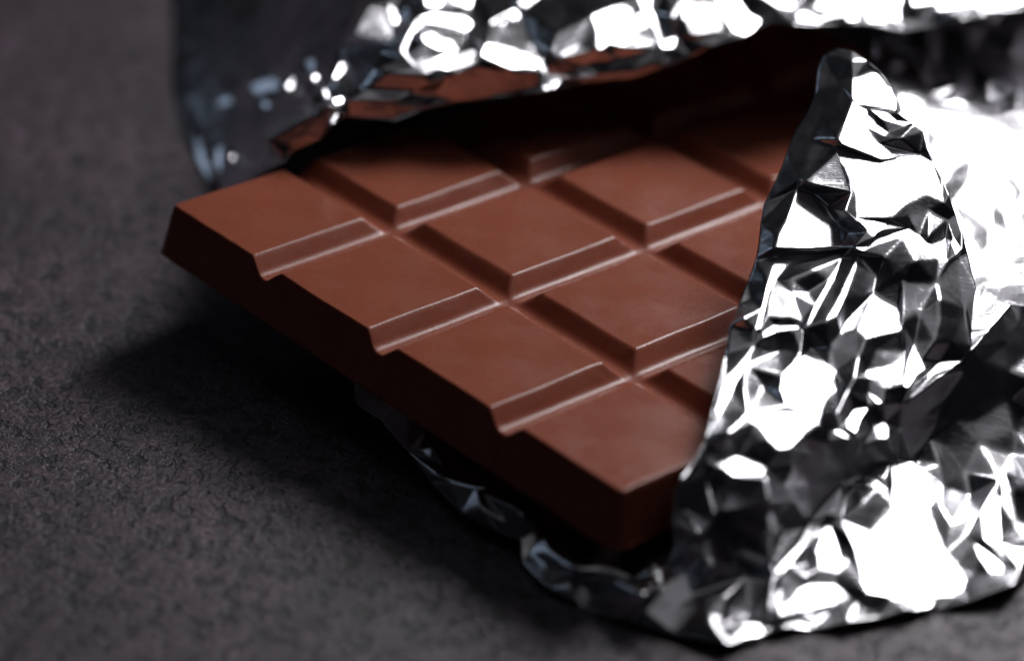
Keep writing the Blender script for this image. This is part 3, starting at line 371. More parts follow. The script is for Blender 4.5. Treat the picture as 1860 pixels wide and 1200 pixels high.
'HOOD': ([-3657,3140,15,-3128,2330,635,-2604,1117,1465,-2523,1314,1521,-2215,1376,1636,-2087,1391,1810,-1950,1716,1753,-1635,1691,1752,-1402,1664,1743,-1086,1891,1800,-799,2030,1810,-540,2075,1829,-280,2089,1863,-9,2131,1884,265,2110,1934,510,2379,1873,759,2537,1864,1022,2595,1867,1284,2652,1871,1708,2792,1956,1940,2958,2018,2168,2960,2154,2550,3102,2217,2662,3246,2232,2869,3264,2326,3138,3108,2387,3424,3240,2321,3721,3554,2202,3997,3556,2221,4440,3611,2086,4883,3780,2112,5117,3532,2286,5433,3972,2160,5902,4145,2185,6176,4206,2202,6468,4373,2173,6735,4382,2213,7046,4644,2143,7340,4795,2122,7628,4901,2121,7925,5046,2103,8138,6351,1905,8424,8045,1573,8745,9939,1191,9089,11979,786,9412,13927,451,9052,13891,481,8681,13791,535,8329,13797,549,7971,13768,577,7618,13767,594,7263,13755,615,6910,13751,633,6558,13759,646,6202,13737,671,5862,13858,642,5516,13932,631,5177,14114,580,4828,14194,567,4487,14409,504,4131,14459,502,3790,14445,501,3441,14269,560,3094,14099,617,2754,14048,629,2410,13817,709,2073,13802,708,1736,13744,724,1400,13767,709,1063,13619,758,727,13679,729,391,13674,725,50,13847,655,-292,13959,607,-634,14024,577,-983,14212,500,-1334,14372,434,-1684,14483,387,-2024,14273,391,-2357,14026,410,-2682,13718,453,-3018,13571,435,-3357,13458,405,-3707,13460,331,-4054,13431,269,-4396,13357,224,-4742,13319,166,-5082,13240,123,-5422,13163,79,-5759,13072,41,-6091,12953,15,-5862,12082,19,-5644,11259,15,-5431,10453,15,-5225,9672,15,-5026,8915,15,-4860,7817,15,-4746,6939,15,-4637,6093,15,-4456,5443,15,-4272,4758,41,-4008,3892,17,-3808,3383,15,-2859,3461,1307,-2775,3720,1345,-2704,3656,1292,-2734,3510,1263,-2812,3418,1268,-2483,2970,1650,-2449,3072,1663,-2384,3052,1626,-2426,2928,1612,-2186,2497,1864,-2125,2779,1934,-2044,2831,1912,-2036,2733,1875,-2126,2534,1848,-2299,2339,1819,-2240,2381,1800,-2176,2245,1749,-2219,2137,1753,-2115,1760,1956,-2003,1893,1930,-1985,1795,1897,-2089,1689,1926,-3540,3343,424,-3485,3435,429,-3453,3337,380,-3491,3286,380,-1374,2242,2367,-1286,2778,2404,-1193,2975,2400,-1130,2977,2377,-1274,2603,2367,-1300,2225,2331,-1219,2105,2284,-937,2252,2258,-929,2125,2213,-1172,2016,2246,-1305,2142,2323,-938,2272,2260,-492,2568,2239,-484,2399,2166,-805,2143,2173,-928,2100,2209,-1157,2443,2442,-1042,2609,2427,-912,2555,2362,-789,2607,2307,-742,2515,2253,-941,2337,2329,-1110,2356,2401,-1195,3008,2432,-1038,3222,2410,-703,3345,2317,-580,3241,2237,-646,3075,2217,-858,3055,2291,-1108,2975,2367,-1208,3685,2427,-927,3859,2358,-977,3603,2304,-1162,3467,2359,-903,3826,2373,-619,4003,2303,-648,3709,2241,-766,3697,2291,-1635,3716,2288,-1557,3676,2248,-1467,3467,2165,-1521,3323,2158,-1574,3463,2212,-462,2181,2323,-411,2424,2374,-299,2485,2349,38,2480,2244,186,2478,2156,172,2289,2139,-116,2142,2189,200,2389,2128,268,2555,2158,353,2543,2107,556,2504,1991,548,2417,1973,421,2396,2010,465,2361,1962,396,2208,1940,262,2128,1951,250,2165,1968,362,2268,1980,255,2309,2074,650,2514,2035,732,2604,2030,861,2536,1960,716,2421,1975,779,3107,2464,1116,3487,2433,1268,3402,2369,1227,3189,2345,1081,2978,2320,1269,3260,2361,1472,3348,2345,1463,3234,2307,1168,2919,2267,898,2600,2254,855,2607,2273,849,2859,2368,1306,3628,2504,1479,3741,2459,1460,3490,2381,1504,3404,2349,1656,3231,2266,1770,3074,2199,1743,2905,2163,1615,2822,2181,1572,2874,2215,1549,3060,2270,1396,3420,2387,2210,3714,2486,2451,3818,2446,2621,3524,2320,2772,3487,2270,2660,3245,2234,2572,3135,2231,2422,3156,2281,2316,3359,2363,-191,3410,2335,-131,3526,2332,-52,3440,2278,-123,3329,2283,-91,3599,2394,30,3827,2392,199,3968,2335,19,3554,2341,2657,3731,2502,3144,3900,2439,3136,3606,2356,2941,3574,2394,3179,3392,2401,3257,3473,2402,3437,3359,2345,3420,3290,2324,3208,3270,2363,3471,3968,2417,4468,4241,2319,4387,3919,2231,3789,3708,2283,3365,3688,2353,4008,3759,2270,4208,3847,2247,4233,3674,2200,4043,3595,2230,4285,3864,2241,4414,3934,2220,4406,3789,2199,4277,3711,2221,3765,3658,2290,3889,3736,2259,3895,3620,2230,3782,3550,2251,4843,4023,2302,5344,4293,2277,5345,4139,2226,4858,3897,2256,4521,4117,2374,5255,4292,2314,4845,4042,2300,4541,3888,2319,5326,4345,2293,6006,4553,2217,5920,4313,2177,5434,4028,2206,-3467,4639,769,-3111,4453,967,-2997,4237,979,-3014,4173,947,-3327,4303,763,-2620,3670,1552,-2517,3638,1616,-2467,3341,1562,-2536,3366,1521,-4132,4527,105,-4046,4394,121,-3828,3640,47,-3901,3676,15,-3770,3879,254,-3676,3869,311,-3668,3587,227,-3761,3596,170,-3892,5067,333,-3746,5030,417,-3682,4885,411,-3778,4899,352,-3206,3948,827,-3152,3982,874,-3081,3844,879,-3136,3827,837,-2829,1326,1644,-2518,1366,1791,-2128,1465,2004,-2109,1429,1816,-2213,1385,1641,-2642,1262,1450,-1936,1732,1962,-1428,1745,1944,-1408,1722,1737,-1928,1707,1765,-1498,1916,2228,-1084,1935,2206,-1001,1929,2108,-1209,1897,2003,-1416,1885,2005,-968,2035,1898,-802,2086,2108,-470,2121,2122,-844,2045,1862,-698,2099,2150,-491,2131,2231,-117,2167,2154,195,2212,2152,229,2190,1956,-281,2112,1877,526,2480,1862,1282,2647,1976,1575,2693,2089,1661,2695,2032,1284,2636,1888,757,2528,1873,1844,3569,2471,2189,3651,2443,2317,3367,2336,2317,3206,2268,1932,3039,2264,1866,3257,2375,-2016,3060,2147,-1867,3623,2277,-1631,3646,2224,-1546,3354,2120,-1465,3125,2060,1001,2738,2263,1273,3009,2263,1528,3061,2269,1551,2933,2211,1170,2734,2223,-2120,3208,1938,-1410,2438,2347,-1952,2263,1931,-1634,2042,2202,-1214,2012,2247,375,2516,2120,780,3075,2455,855,2647,2232,331,2556,2124,-1906,1751,1965,-1447,1727,1964,-1209,1904,2046,-2561,1317,1562,-2114,1528,1974,-698,2094,2106,-410,2181,2302,882,2549,1954,1552,2856,2153,1786,3099,2188,2357,3106,2267,1799,6388,2102,3678,7861,1793,-4180,5941,229,1628,3766,2488,-1036,10420,1126,-1915,6712,1729,-3642,3957,362,1114,7954,1768,-2398,5906,1711,400,2790,2361,7705,7048,1794,-2979,6739,1274,-3110,5700,1119,6503,7465,1789,-328,5196,2168,-4952,12087,159,-3365,3398,596,5258,6092,2115,1728,11011,1186,560,4981,2242,-4399,7451,243,-3741,8038,681,-1347,3566,2314,-4280,7488,319,4600,9127,1531,-2836,3023,1126,-3287,6177,967,-3447,11241,581,3056,11839,1004,-4229,6797,300,2781,7296,1956,-1119,7752,1639,-250,3250,2273,7318,11618,937,-3045,12076,574,-4318,10069,365,6287,8530,1610,4608,5106,2256,-2437,1354,1657,-3568,7058,761,627,3737,2376,5894,5625,2160,160,3189,2349,956,3827,2402,-3317,3089,583,1025,5528,2206,-4096,5173,169,6416,12040,899,502,3334,2372,-3751,6919,634,-2158,10680,963,-4320,12258,273,-213,3826,2336,71,11296,1060,-2310,4675,1858,6508,5280,2120,-2711,5537,1504,-3270,5014,904,8345,9706,1250,-2535,4251,1622,-2751,8968,1105,5012,7951,1775,7838,9958,1237,-1625,9125,1300,2097,8013,1808,-3104,3328,844,1038,12667,853,-4796,8211,73,7068,6137,1975,-4381,8951,334,-3743,5390,522,-2513,5341,1687,-3915,7200,538,-2557,2731,1497,206,8424,1646,-3409,5481,826,-4615,7864,146,-3912,6564,503,4088,6091,2104,-536,8817,1496,2893,5647,2227,-4745,7733,63,4136,13292,646,-4883,9038,88,4767,12741,774,-4590,6860,82,-2313,3434,1776,580,6985,1920,-1544,12669,650,2281,12377,912,-1036,5305,2121,-469,3737,2311,2188,3297,2331,-742,6055,1993,-4128,6855,374,5611,8835,1598,984,3055,2379,-1976,11931,756,-65,7576,1745,-4427,8351,281,-2161,4786,1961,-3381,2785,390,-3569,5426,678,-4754,9422,185,-570,2095,2006,-4062,4746,129,-2821,4774,1362,-2294,4054,1852,2445,3513,2367,2424,5204,2309,-4143,6158,292,-2074,3635,2023,3260,6689,2046,-3528,4705,598,-4057,5342,237,-3147,6462,1095,-4150,7801,414,-3877,6087,486,228,3605,2356,4678,3792,2169,-4441,6234,112,-2948,3625,1068,8484,12348,731,-2813,7550,1287,-4611,8592,199,-3523,4400,514,3307,4048,2344,5400,11798,982,-3544,6561,766,-2696,4079,1477,1477,5775,2199,6014,12302,874,1723,3102,2450,3464,5397,2241,-3630,9320,670,7134,8954,1460,-3104,3563,856,95,5178,2202,-3990,7845,508,-2212,4217,1929,2728,10036,1374,-402,3079,2343,-281,2132,2034,-2134,3098,1907,-2563,4878,1621,-3839,4178,223,-3338,5670,910,-3908,4929,293,-3583,5028,622,-3376,4825,799,-3648,3319,187,674,10466,1263,-488,12546,776,-1563,1730,1854,-1696,4911,2104,-4039,6381,395,3478,9702,1425,-2993,6352,1247,92,2873,2212,4242,9680,1419,-2923,5335,1288,-4240,5378,108,-2087,2218,1885,-3114,2412,789,-5190,10604,84,-3016,4730,1148,-4240,5755,164,-4701,7287,53,-3362,6731,914,-2938,4188,1184,-2423,2662,1641,-2408,4098,1737,-2336,9405,1142,-3760,4712,356,3511,12337,878,-1726,3414,2183,-2340,3168,1723,-3884,5380,361,-3263,3928,747,-3718,7737,677,-5295,11847,99,-3113,3008,856,-4406,7071,209,-2380,2046,1708,-3099,2756,867,-3493,7352,835,1983,3264,2354,661,2692,2262,-2274,1408,1816,-3604,6318,713,-2019,4027,2097,-4521,8755,256,2167,6178,2154,-3484,3152,367,-4872,10942,179,-4101,7251,416,-1815,2486,2097,5696,6842,1981,-2146,3495,1958,3963,3888,2309,-3128,5144,1076,-3555,4096,464,-1041,12872,666,-4343,6598,205,324,2517,2258,-2808,3212,1180,-2862,1676,1255,-1787,1901,2016,-2779,6081,1432,6784,10217,1234,-3702,6063,621,432,12774,812,-2484,3908,1650,1709,2813,2084,2066,4733,2359,-3925,7988,562,-4216,8405,399,1534,8178,1744,-1495,4173,2219,1186,3887,2438,912,2652,2080,-2910,5722,1322,-2687,4738,1497,-1784,4196,2182,-3779,6609,602,-4447,7902,246,-2033,1657,1860,-3261,3513,727,-2742,5178,1463,1974,3978,2428,7930,12743,693,7865,5936,1985,-4073,5654,259,-2700,12733,536,7424,7925,1641,-1613,2441,2221,-3251,2629,577,-2717,3181,1321,1299,9935,1393,-4396,5667,65,-3743,7335,651,-2491,4940,1694,2651,3877,2293,1084,2714,2093,6983,12768,741,318,4028,2330,-4065,10665,429,3817,4783,2280,-2589,3091,1486,1466,3277,2324,1439,3324,2352,-2299,1367,1601,-2547,1304,1489,-469,2083,1836,-755,2048,1808,-720,2092,2107,-469,2089,1873,407,2422,2206,-1280,1893,2004,-2291,1424,1915,-2127,1463,1994,-566,2122,2201],
 [91,89,90,445,96,531,445,431,96,88,89,544,91,544,89,92,544,91,544,92,528,93,528,92,94,528,93,95,447,94,447,95,431,431,95,96,96,97,531,531,97,449,281,100,101,589,440,384,384,440,546,603,530,484,525,530,603,410,525,469,100,469,525,281,469,100,469,281,282,528,558,544,558,528,467,94,467,528,447,467,94,467,447,488,431,488,447,488,431,589,589,431,440,445,440,431,440,445,546,531,546,445,449,546,531,546,449,567,567,449,484,97,484,449,98,484,97,484,98,603,99,603,98,603,99,525,525,99,100,366,596,474,289,478,511,441,519,481,434,541,290,514,557,287,379,86,87,555,580,433,463,580,555,580,463,480,480,387,559,458,559,387,559,458,441,441,458,519,393,519,458,474,519,393,519,474,481,481,474,434,434,474,541,596,541,474,478,541,596,289,541,478,541,289,290,290,289,292,511,292,289,292,511,537,537,509,370,370,509,286,285,286,509,286,287,125,288,287,285,287,288,514,283,514,288,102,514,283,514,102,0,87,88,379,544,379,88,558,379,544,379,558,399,467,399,558,399,467,433,433,467,555,488,555,467,555,488,463,589,463,488,463,589,480,480,589,387,384,387,589,387,384,458,458,384,393,546,393,384,567,393,546,393,567,474,474,567,366,484,366,567,530,366,484,366,530,596,596,530,478,525,478,530,410,478,525,478,410,511,469,511,410,511,469,537,537,469,509,282,509,469,509,282,285,285,282,288,101,284,281,283,284,102,101,102,284,413,436,588,489,477,291,380,126,408,127,408,126,408,127,600,543,604,403,403,604,492,272,273,513,385,579,543,543,579,604,502,604,579,436,604,502,413,604,436,604,413,492,492,413,553,588,553,413,574,553,588,553,574,439,466,439,574,512,513,466,513,512,272,477,272,512,272,477,276,489,276,477,276,489,542,542,489,591,565,591,489,380,591,565,591,380,545,545,380,548,408,548,380,548,408,527,600,527,408,527,600,1,465,1,600,294,293,296,275,276,294,275,294,485,485,294,295,296,295,294,500,295,296,106,107,601,274,104,533,103,104,274,104,103,106,106,103,107,107,569,601,356,302,3,521,549,479,532,479,549,390,479,532,479,390,376,510,376,390,564,376,510,421,529,564,529,421,533,273,533,421,533,273,274,275,274,273,274,275,103,103,275,107,485,107,275,107,485,569,295,569,485,569,295,389,500,389,295,429,389,500,297,389,429,547,623,299,298,297,356,356,297,302,570,302,297,302,570,2,415,84,85,498,385,549,543,549,385,403,549,543,549,403,532,532,403,390,492,390,403,390,492,510,553,510,492,439,510,553,510,439,564,564,439,421,466,421,439,513,421,466,421,513,273,294,276,293,542,293,276,293,542,296,296,542,500,500,542,429,591,429,542,545,429,591,429,545,297,548,297,545,297,548,570,527,570,548,1,570,527,570,1,2,85,86,415,379,415,86,415,379,610,399,610,379,610,399,498,498,399,385,433,385,399,385,433,579,580,579,433,579,580,502,480,502,580,502,480,436,559,436,480,436,559,588,441,588,559,588,441,574,481,574,441,574,481,466,434,466,481,466,434,512,290,512,434,512,290,477,477,290,291,292,291,290,537,291,292,291,537,489,489,537,565,370,565,537,565,370,380,380,370,126,286,126,370,125,126,286,126,125,127,127,125,128,287,128,125,557,128,287,128,557,127,127,557,600,600,557,465,514,465,557,0,465,514,465,0,1,420,585,592,280,105,108,108,105,612,612,437,534,534,437,547,109,110,279,118,117,120,576,535,423,279,540,278,110,540,279,118,110,117,111,117,110,572,487,375,605,420,508,592,508,420,586,508,592,508,586,535,535,586,423,470,423,586,423,470,576,493,576,470,576,493,278,277,278,493,278,277,279,280,279,277,279,280,109,108,109,280,109,108,110,110,108,111,612,111,108,534,111,612,111,534,117,117,534,120,547,120,534,552,402,301,301,615,4,299,624,357,113,112,116,116,112,526,357,124,121,124,357,590,300,590,357,5,590,300,507,114,344,346,347,560,571,346,353,353,354,571,554,503,475,475,562,334,344,334,562,338,334,345,114,560,344,115,560,114,560,115,346,346,122,353,353,122,303,123,303,122,303,123,306,435,464,372,418,464,435,464,418,554,554,418,503,503,471,475,475,471,562,562,450,344,344,450,507,113,507,450,507,113,114,114,113,115,116,115,113,115,116,346,526,346,116,346,526,122,119,122,526,121,122,119,124,122,121,122,124,123,590,123,124,123,590,306,306,590,6,5,6,590,81,82,398,83,398,82,391,398,83,398,391,424,487,424,391,424,487,372,572,372,487,372,572,435,420,435,572,605,435,420,435,605,418,418,605,503,503,605,471,508,471,605,535,471,508,471,535,562,562,535,450,576,450,535,278,450,576,540,450,278,450,540,113,113,540,112,110,112,540,118,112,110,112,118,526,526,118,119,120,119,118,119,120,121,121,120,357,357,120,299,547,299,120,301,300,552,300,301,5,4,5,301,536,414,597,335,167,587,167,335,336,539,336,335,171,336,337,129,599,139,134,129,139,386,169,130,134,133,129,139,135,134,582,168,386,386,168,169,169,170,130,345,129,338,597,79,80,79,597,461,414,461,597,587,582,518,167,582,587,582,167,168,336,171,167,168,171,169,169,171,170,337,170,171,170,337,338,345,599,129,354,622,311,304,517,305,305,306,7,305,7,8,158,153,132,162,152,153,153,152,132,131,132,152,132,133,145,132,145,158,158,145,146,146,145,151,348,308,138,308,355,309,310,309,355,163,454,160,160,161,163,157,147,148,150,148,147,137,143,136,144,143,137,143,144,313,313,312,315,77,78,452,395,427,454,454,159,160,160,159,161,162,161,159,153,161,162,153,154,161,158,157,153,146,157,158,157,146,147,151,147,146,147,151,150,150,151,140,136,138,137,308,137,138,137,308,144,309,144,308,144,309,313,313,309,312,310,312,309,9,312,310,461,78,79,78,461,452,452,461,427,414,427,461,536,427,414,369,427,536,427,369,454,518,454,369,454,518,159,582,159,518,386,159,582,159,386,162,162,386,152,130,152,386,152,130,131,145,133,151,134,151,133,135,151,134,151,135,140,140,135,136,136,135,138,138,139,348,348,307,308,311,355,307,311,622,355,310,304,9,305,9,304,8,9,305,80,81,597,398,597,81,597,398,536,424,536,398,536,424,369,372,369,424,369,372,518,464,518,372,518,464,587,587,464,335,554,335,464,475,335,554,334,335,475,599,560,347,347,571,307,307,571,311,311,571,354,6,7,306,83,84,391,415,391,84,610,391,415,498,391,610,391,498,487,487,498,375,549,375,498,521,375,549,375,521,572,572,521,420,420,521,585,479,585,521,376,585,479,524,585,376,585,524,592,592,524,586,586,524,470,376,470,524,564,470,376,529,470,564,470,529,493,493,529,277,533,277,529,104,277,533,277,104,280,280,104,105,106,105,104,105,106,612,612,106,437,601,437,106,569,437,601,437,569,547,552,298,402,356,402,298,3,402,356,164,166,165,154,165,166,165,154,155,156,155,154,149,141,156,358,625,316,505,173,174,173,359,174,378,455,416,416,455,226,505,226,455,226,505,396,174,396,505,359,178,174,566,75,76,443,457,378,164,378,457,378,164,455,165,455,164,455,165,505,155,505,165,505,155,173,156,173,155,141,173,156,141,172,173,172,142,359,359,318,178,321,617,12,230,227,233,233,227,228,229,228,227,176,177,179,179,177,319,233,231,230,228,406,233,406,228,522,229,522,228,522,175,176,176,175,177,177,318,319,188,190,320,320,187,188,320,14,187,181,349,352,181,182,349,482,609,232,180,352,568,352,190,181,181,190,184,184,190,189,188,189,190,187,189,188,189,187,186,14,186,187,72,73,417,516,417,73,609,501,232,231,232,501,232,233,482,406,482,233,522,373,406,373,522,568,568,522,180,176,180,522,179,180,176,180,179,352,352,179,190,319,190,179,190,319,320,320,321,13,320,13,14,73,74,516,75,516,74,566,516,75,368,516,566,443,516,368,516,443,417,417,443,438,438,443,462,378,462,443,462,378,501,501,378,231,416,231,378,231,416,230,230,416,227,226,227,416,227,226,229,396,229,226,229,396,522,174,522,396,522,174,175,178,175,174,175,178,177,177,178,318,12,13,321,15,322,185,322,183,185,194,192,191,404,412,195,195,412,350,191,182,194,183,194,182,322,194,183,193,194,360,327,322,16,15,16,322,360,584,193,351,204,205,204,351,584,69,70,430,460,206,199,199,206,339,205,339,206,204,339,205,339,204,607,584,607,204,575,70,71,70,575,430,430,575,515,383,409,451,409,383,407,404,407,383,195,407,404,407,195,196,350,460,195,460,350,206,551,206,350,206,551,205,205,551,351,191,621,349,351,192,584,584,192,193,194,193,192,198,200,197,343,340,203,217,209,207,209,217,201,494,583,207,207,197,217,200,217,197,200,614,217,340,202,203,361,215,342,215,361,214,214,361,324,215,216,342,341,342,216,577,325,19,367,210,496,496,210,211,215,211,216,211,215,212,212,215,213,214,213,215,213,214,577,324,577,214,577,324,325,67,68,382,602,382,68,382,602,581,371,581,602,494,581,371,367,494,208,207,208,494,209,208,207,208,209,367,367,209,210,201,210,209,202,216,613,216,202,341,340,341,202,341,340,342,342,343,361,361,323,324,326,324,323,18,325,326,325,18,19,430,68,69,68,430,602,515,602,430,602,515,371,451,371,515,409,371,451,371,409,494,494,409,583,407,583,409,196,583,407,583,196,207,207,196,197,197,196,198,460,198,196,199,198,460,198,199,203,339,203,199,203,339,343,607,343,339,326,327,17,326,17,18,71,72,575,417,575,72,575,417,515,438,515,417,515,438,451,462,451,438,501,451,462,451,501,383,609,383,501,383,609,404,404,609,412,482,412,609,406,412,482,373,412,406,191,349,182,182,184,183,183,184,185,189,185,184,186,185,189,185,186,15,14,15,186,333,550,328,550,333,332,362,332,333,331,332,363,329,330,225,65,66,453,428,364,556,556,364,578,578,593,218,218,593,329,328,329,593,550,329,328,329,550,456,332,456,550,224,225,330,331,224,330,363,224,331,223,222,220,222,223,23,22,23,223,63,64,392,504,392,64,219,234,473,234,219,606,606,219,220,224,220,472,220,224,223,223,224,22,363,22,224,453,64,65,64,453,504,428,504,453,504,428,394,556,394,428,394,556,473,578,473,556,218,473,578,473,218,219,329,225,218,330,456,331,363,21,22,237,221,24,235,237,236,25,242,238,239,247,490,242,239,238,538,61,62,444,497,476,235,497,444,497,235,490,236,490,235,490,236,239,239,236,238,238,236,25,237,25,236,24,25,237,243,244,611,256,247,240,256,240,27,26,27,240,257,259,258,28,251,248,248,246,257,258,248,257,248,258,28,446,59,60,523,365,442,256,257,246,27,259,256,259,27,258,258,27,28,60,61,446,538,446,61,520,446,538,446,520,523,523,520,365,476,365,520,497,365,476,365,497,442,442,497,611,611,497,243,490,243,497,247,243,490,239,240,247,242,240,239,241,240,242,240,241,26,242,26,241,25,26,242,392,62,63,62,392,538,538,392,520,504,520,392,394,520,504,520,394,476,476,394,444,473,444,394,234,444,473,444,234,235,235,234,237,606,237,234,237,606,221,220,221,606,222,221,220,23,221,222,221,23,24,245,252,255,448,57,58,252,249,255,255,249,250,264,401,244,244,267,264,253,267,244,254,267,253,267,254,483,29,483,254,252,244,249,245,244,252,244,245,253,253,245,254,255,254,245,254,255,29,250,29,255,31,263,30,265,261,268,271,262,32,495,53,54,271,261,262,54,55,495,491,495,55,459,495,491,381,561,459,561,381,268,268,381,265,260,265,266,265,260,261,262,31,32,55,56,491,57,491,56,448,491,57,388,491,448,425,491,388,491,425,459,459,425,381,401,381,425,381,401,265,267,266,264,266,267,260,483,260,267,260,483,263,263,483,30,29,30,483,411,608,52,608,411,573,400,573,411,397,50,51,50,397,49,419,499,377,36,419,35,34,35,419,608,51,52,51,608,397,573,397,608,397,573,499,499,573,377,400,377,573,405,377,400,377,405,419,269,419,405,419,269,34,270,34,269,33,34,270,47,48,486,594,486,48,486,594,426,426,598,374,432,374,598,374,432,38,37,38,432,46,44,45,44,422,43,43,422,42,42,595,41,41,595,40,39,40,595,486,46,47,46,486,44,44,486,422,426,422,486,374,422,426,422,374,42,42,374,595,38,595,374,595,38,39,48,49,594,397,594,49,499,594,397,594,499,426,426,499,598,598,499,432,419,432,499,36,432,419,432,36,37,52,53,411,495,411,53,459,411,495,411,459,400,561,400,459,400,561,405,268,405,561,405,268,269,271,270,261,270,271,33,32,33,271,58,59,448,446,448,59,523,448,446,448,523,388,442,388,523,388,442,425,425,442,401,401,442,244,611,244,442,244,563,249,248,249,563,251,249,248,249,251,250,28,250,251,250,28,29,382,66,67,66,382,453,453,382,428,581,428,382,428,581,364,494,364,581,364,494,578,367,578,494,578,367,593,593,367,328,496,328,367,328,496,333,333,496,362,211,362,496,212,362,211,213,362,212,362,213,20,577,20,213,19,20,577,452,76,77,76,452,566,566,452,368,427,368,452,395,368,427,368,395,443,443,395,457,454,457,395,457,454,164,163,164,454,164,163,166,161,166,163,166,161,154,154,157,156,148,156,157,156,148,149,150,149,148,140,149,150,149,140,141,313,316,143,313,619,316,315,619,313,358,315,468,2,616,302,9,10,312,130,129,133,338,130,170,130,338,129,131,130,132,133,132,130,139,138,135,625,142,316,136,143,140,140,143,141,141,142,172,316,142,143,143,142,141,157,154,153,167,171,168,359,173,172,184,182,181,196,195,460,202,614,200,198,202,200,203,202,198,201,613,210,211,613,216,210,613,211,201,614,613,613,614,202,217,614,201,472,220,219,472,225,224,219,218,472,472,218,225,233,232,231,246,563,243,244,243,563,563,246,248,243,247,246,246,247,256,257,256,259,31,262,263,263,261,260,261,263,262,265,264,266,264,265,401,269,261,270,261,269,268,276,273,272,273,276,275,288,282,283,283,282,284,281,284,282,285,287,286,299,623,624,3,615,402,402,615,301,302,616,3,304,303,517,303,304,353,354,353,304,306,517,303,517,306,305,308,307,355,468,314,358,617,620,11,617,321,620,312,618,315,618,312,10,358,619,315,316,619,358,506,317,314,318,317,506,317,318,359,321,318,506,319,318,320,320,318,321,314,620,506,506,620,321,468,620,314,315,620,468,11,315,618,315,11,620,16,17,327,327,323,322,360,607,584,323,360,322,322,360,194,343,607,361,324,326,325,323,327,326,456,330,329,332,331,456,335,334,539,539,337,336,539,338,337,334,338,539,343,342,340,560,599,344,345,344,599,344,345,334,571,347,346,307,348,347,139,347,348,347,139,599,412,373,350,349,621,352,350,621,551,551,621,351,351,621,192,192,621,191,373,621,350,352,621,568,568,621,373,310,622,304,304,622,354,355,622,310,298,623,297,297,623,389,389,623,569,569,623,547,552,623,298,624,623,300,300,623,552,357,624,300,317,625,314,314,625,358,359,625,317,142,625,359,361,360,323,360,361,607,20,21,362,363,362,21,362,363,332]),
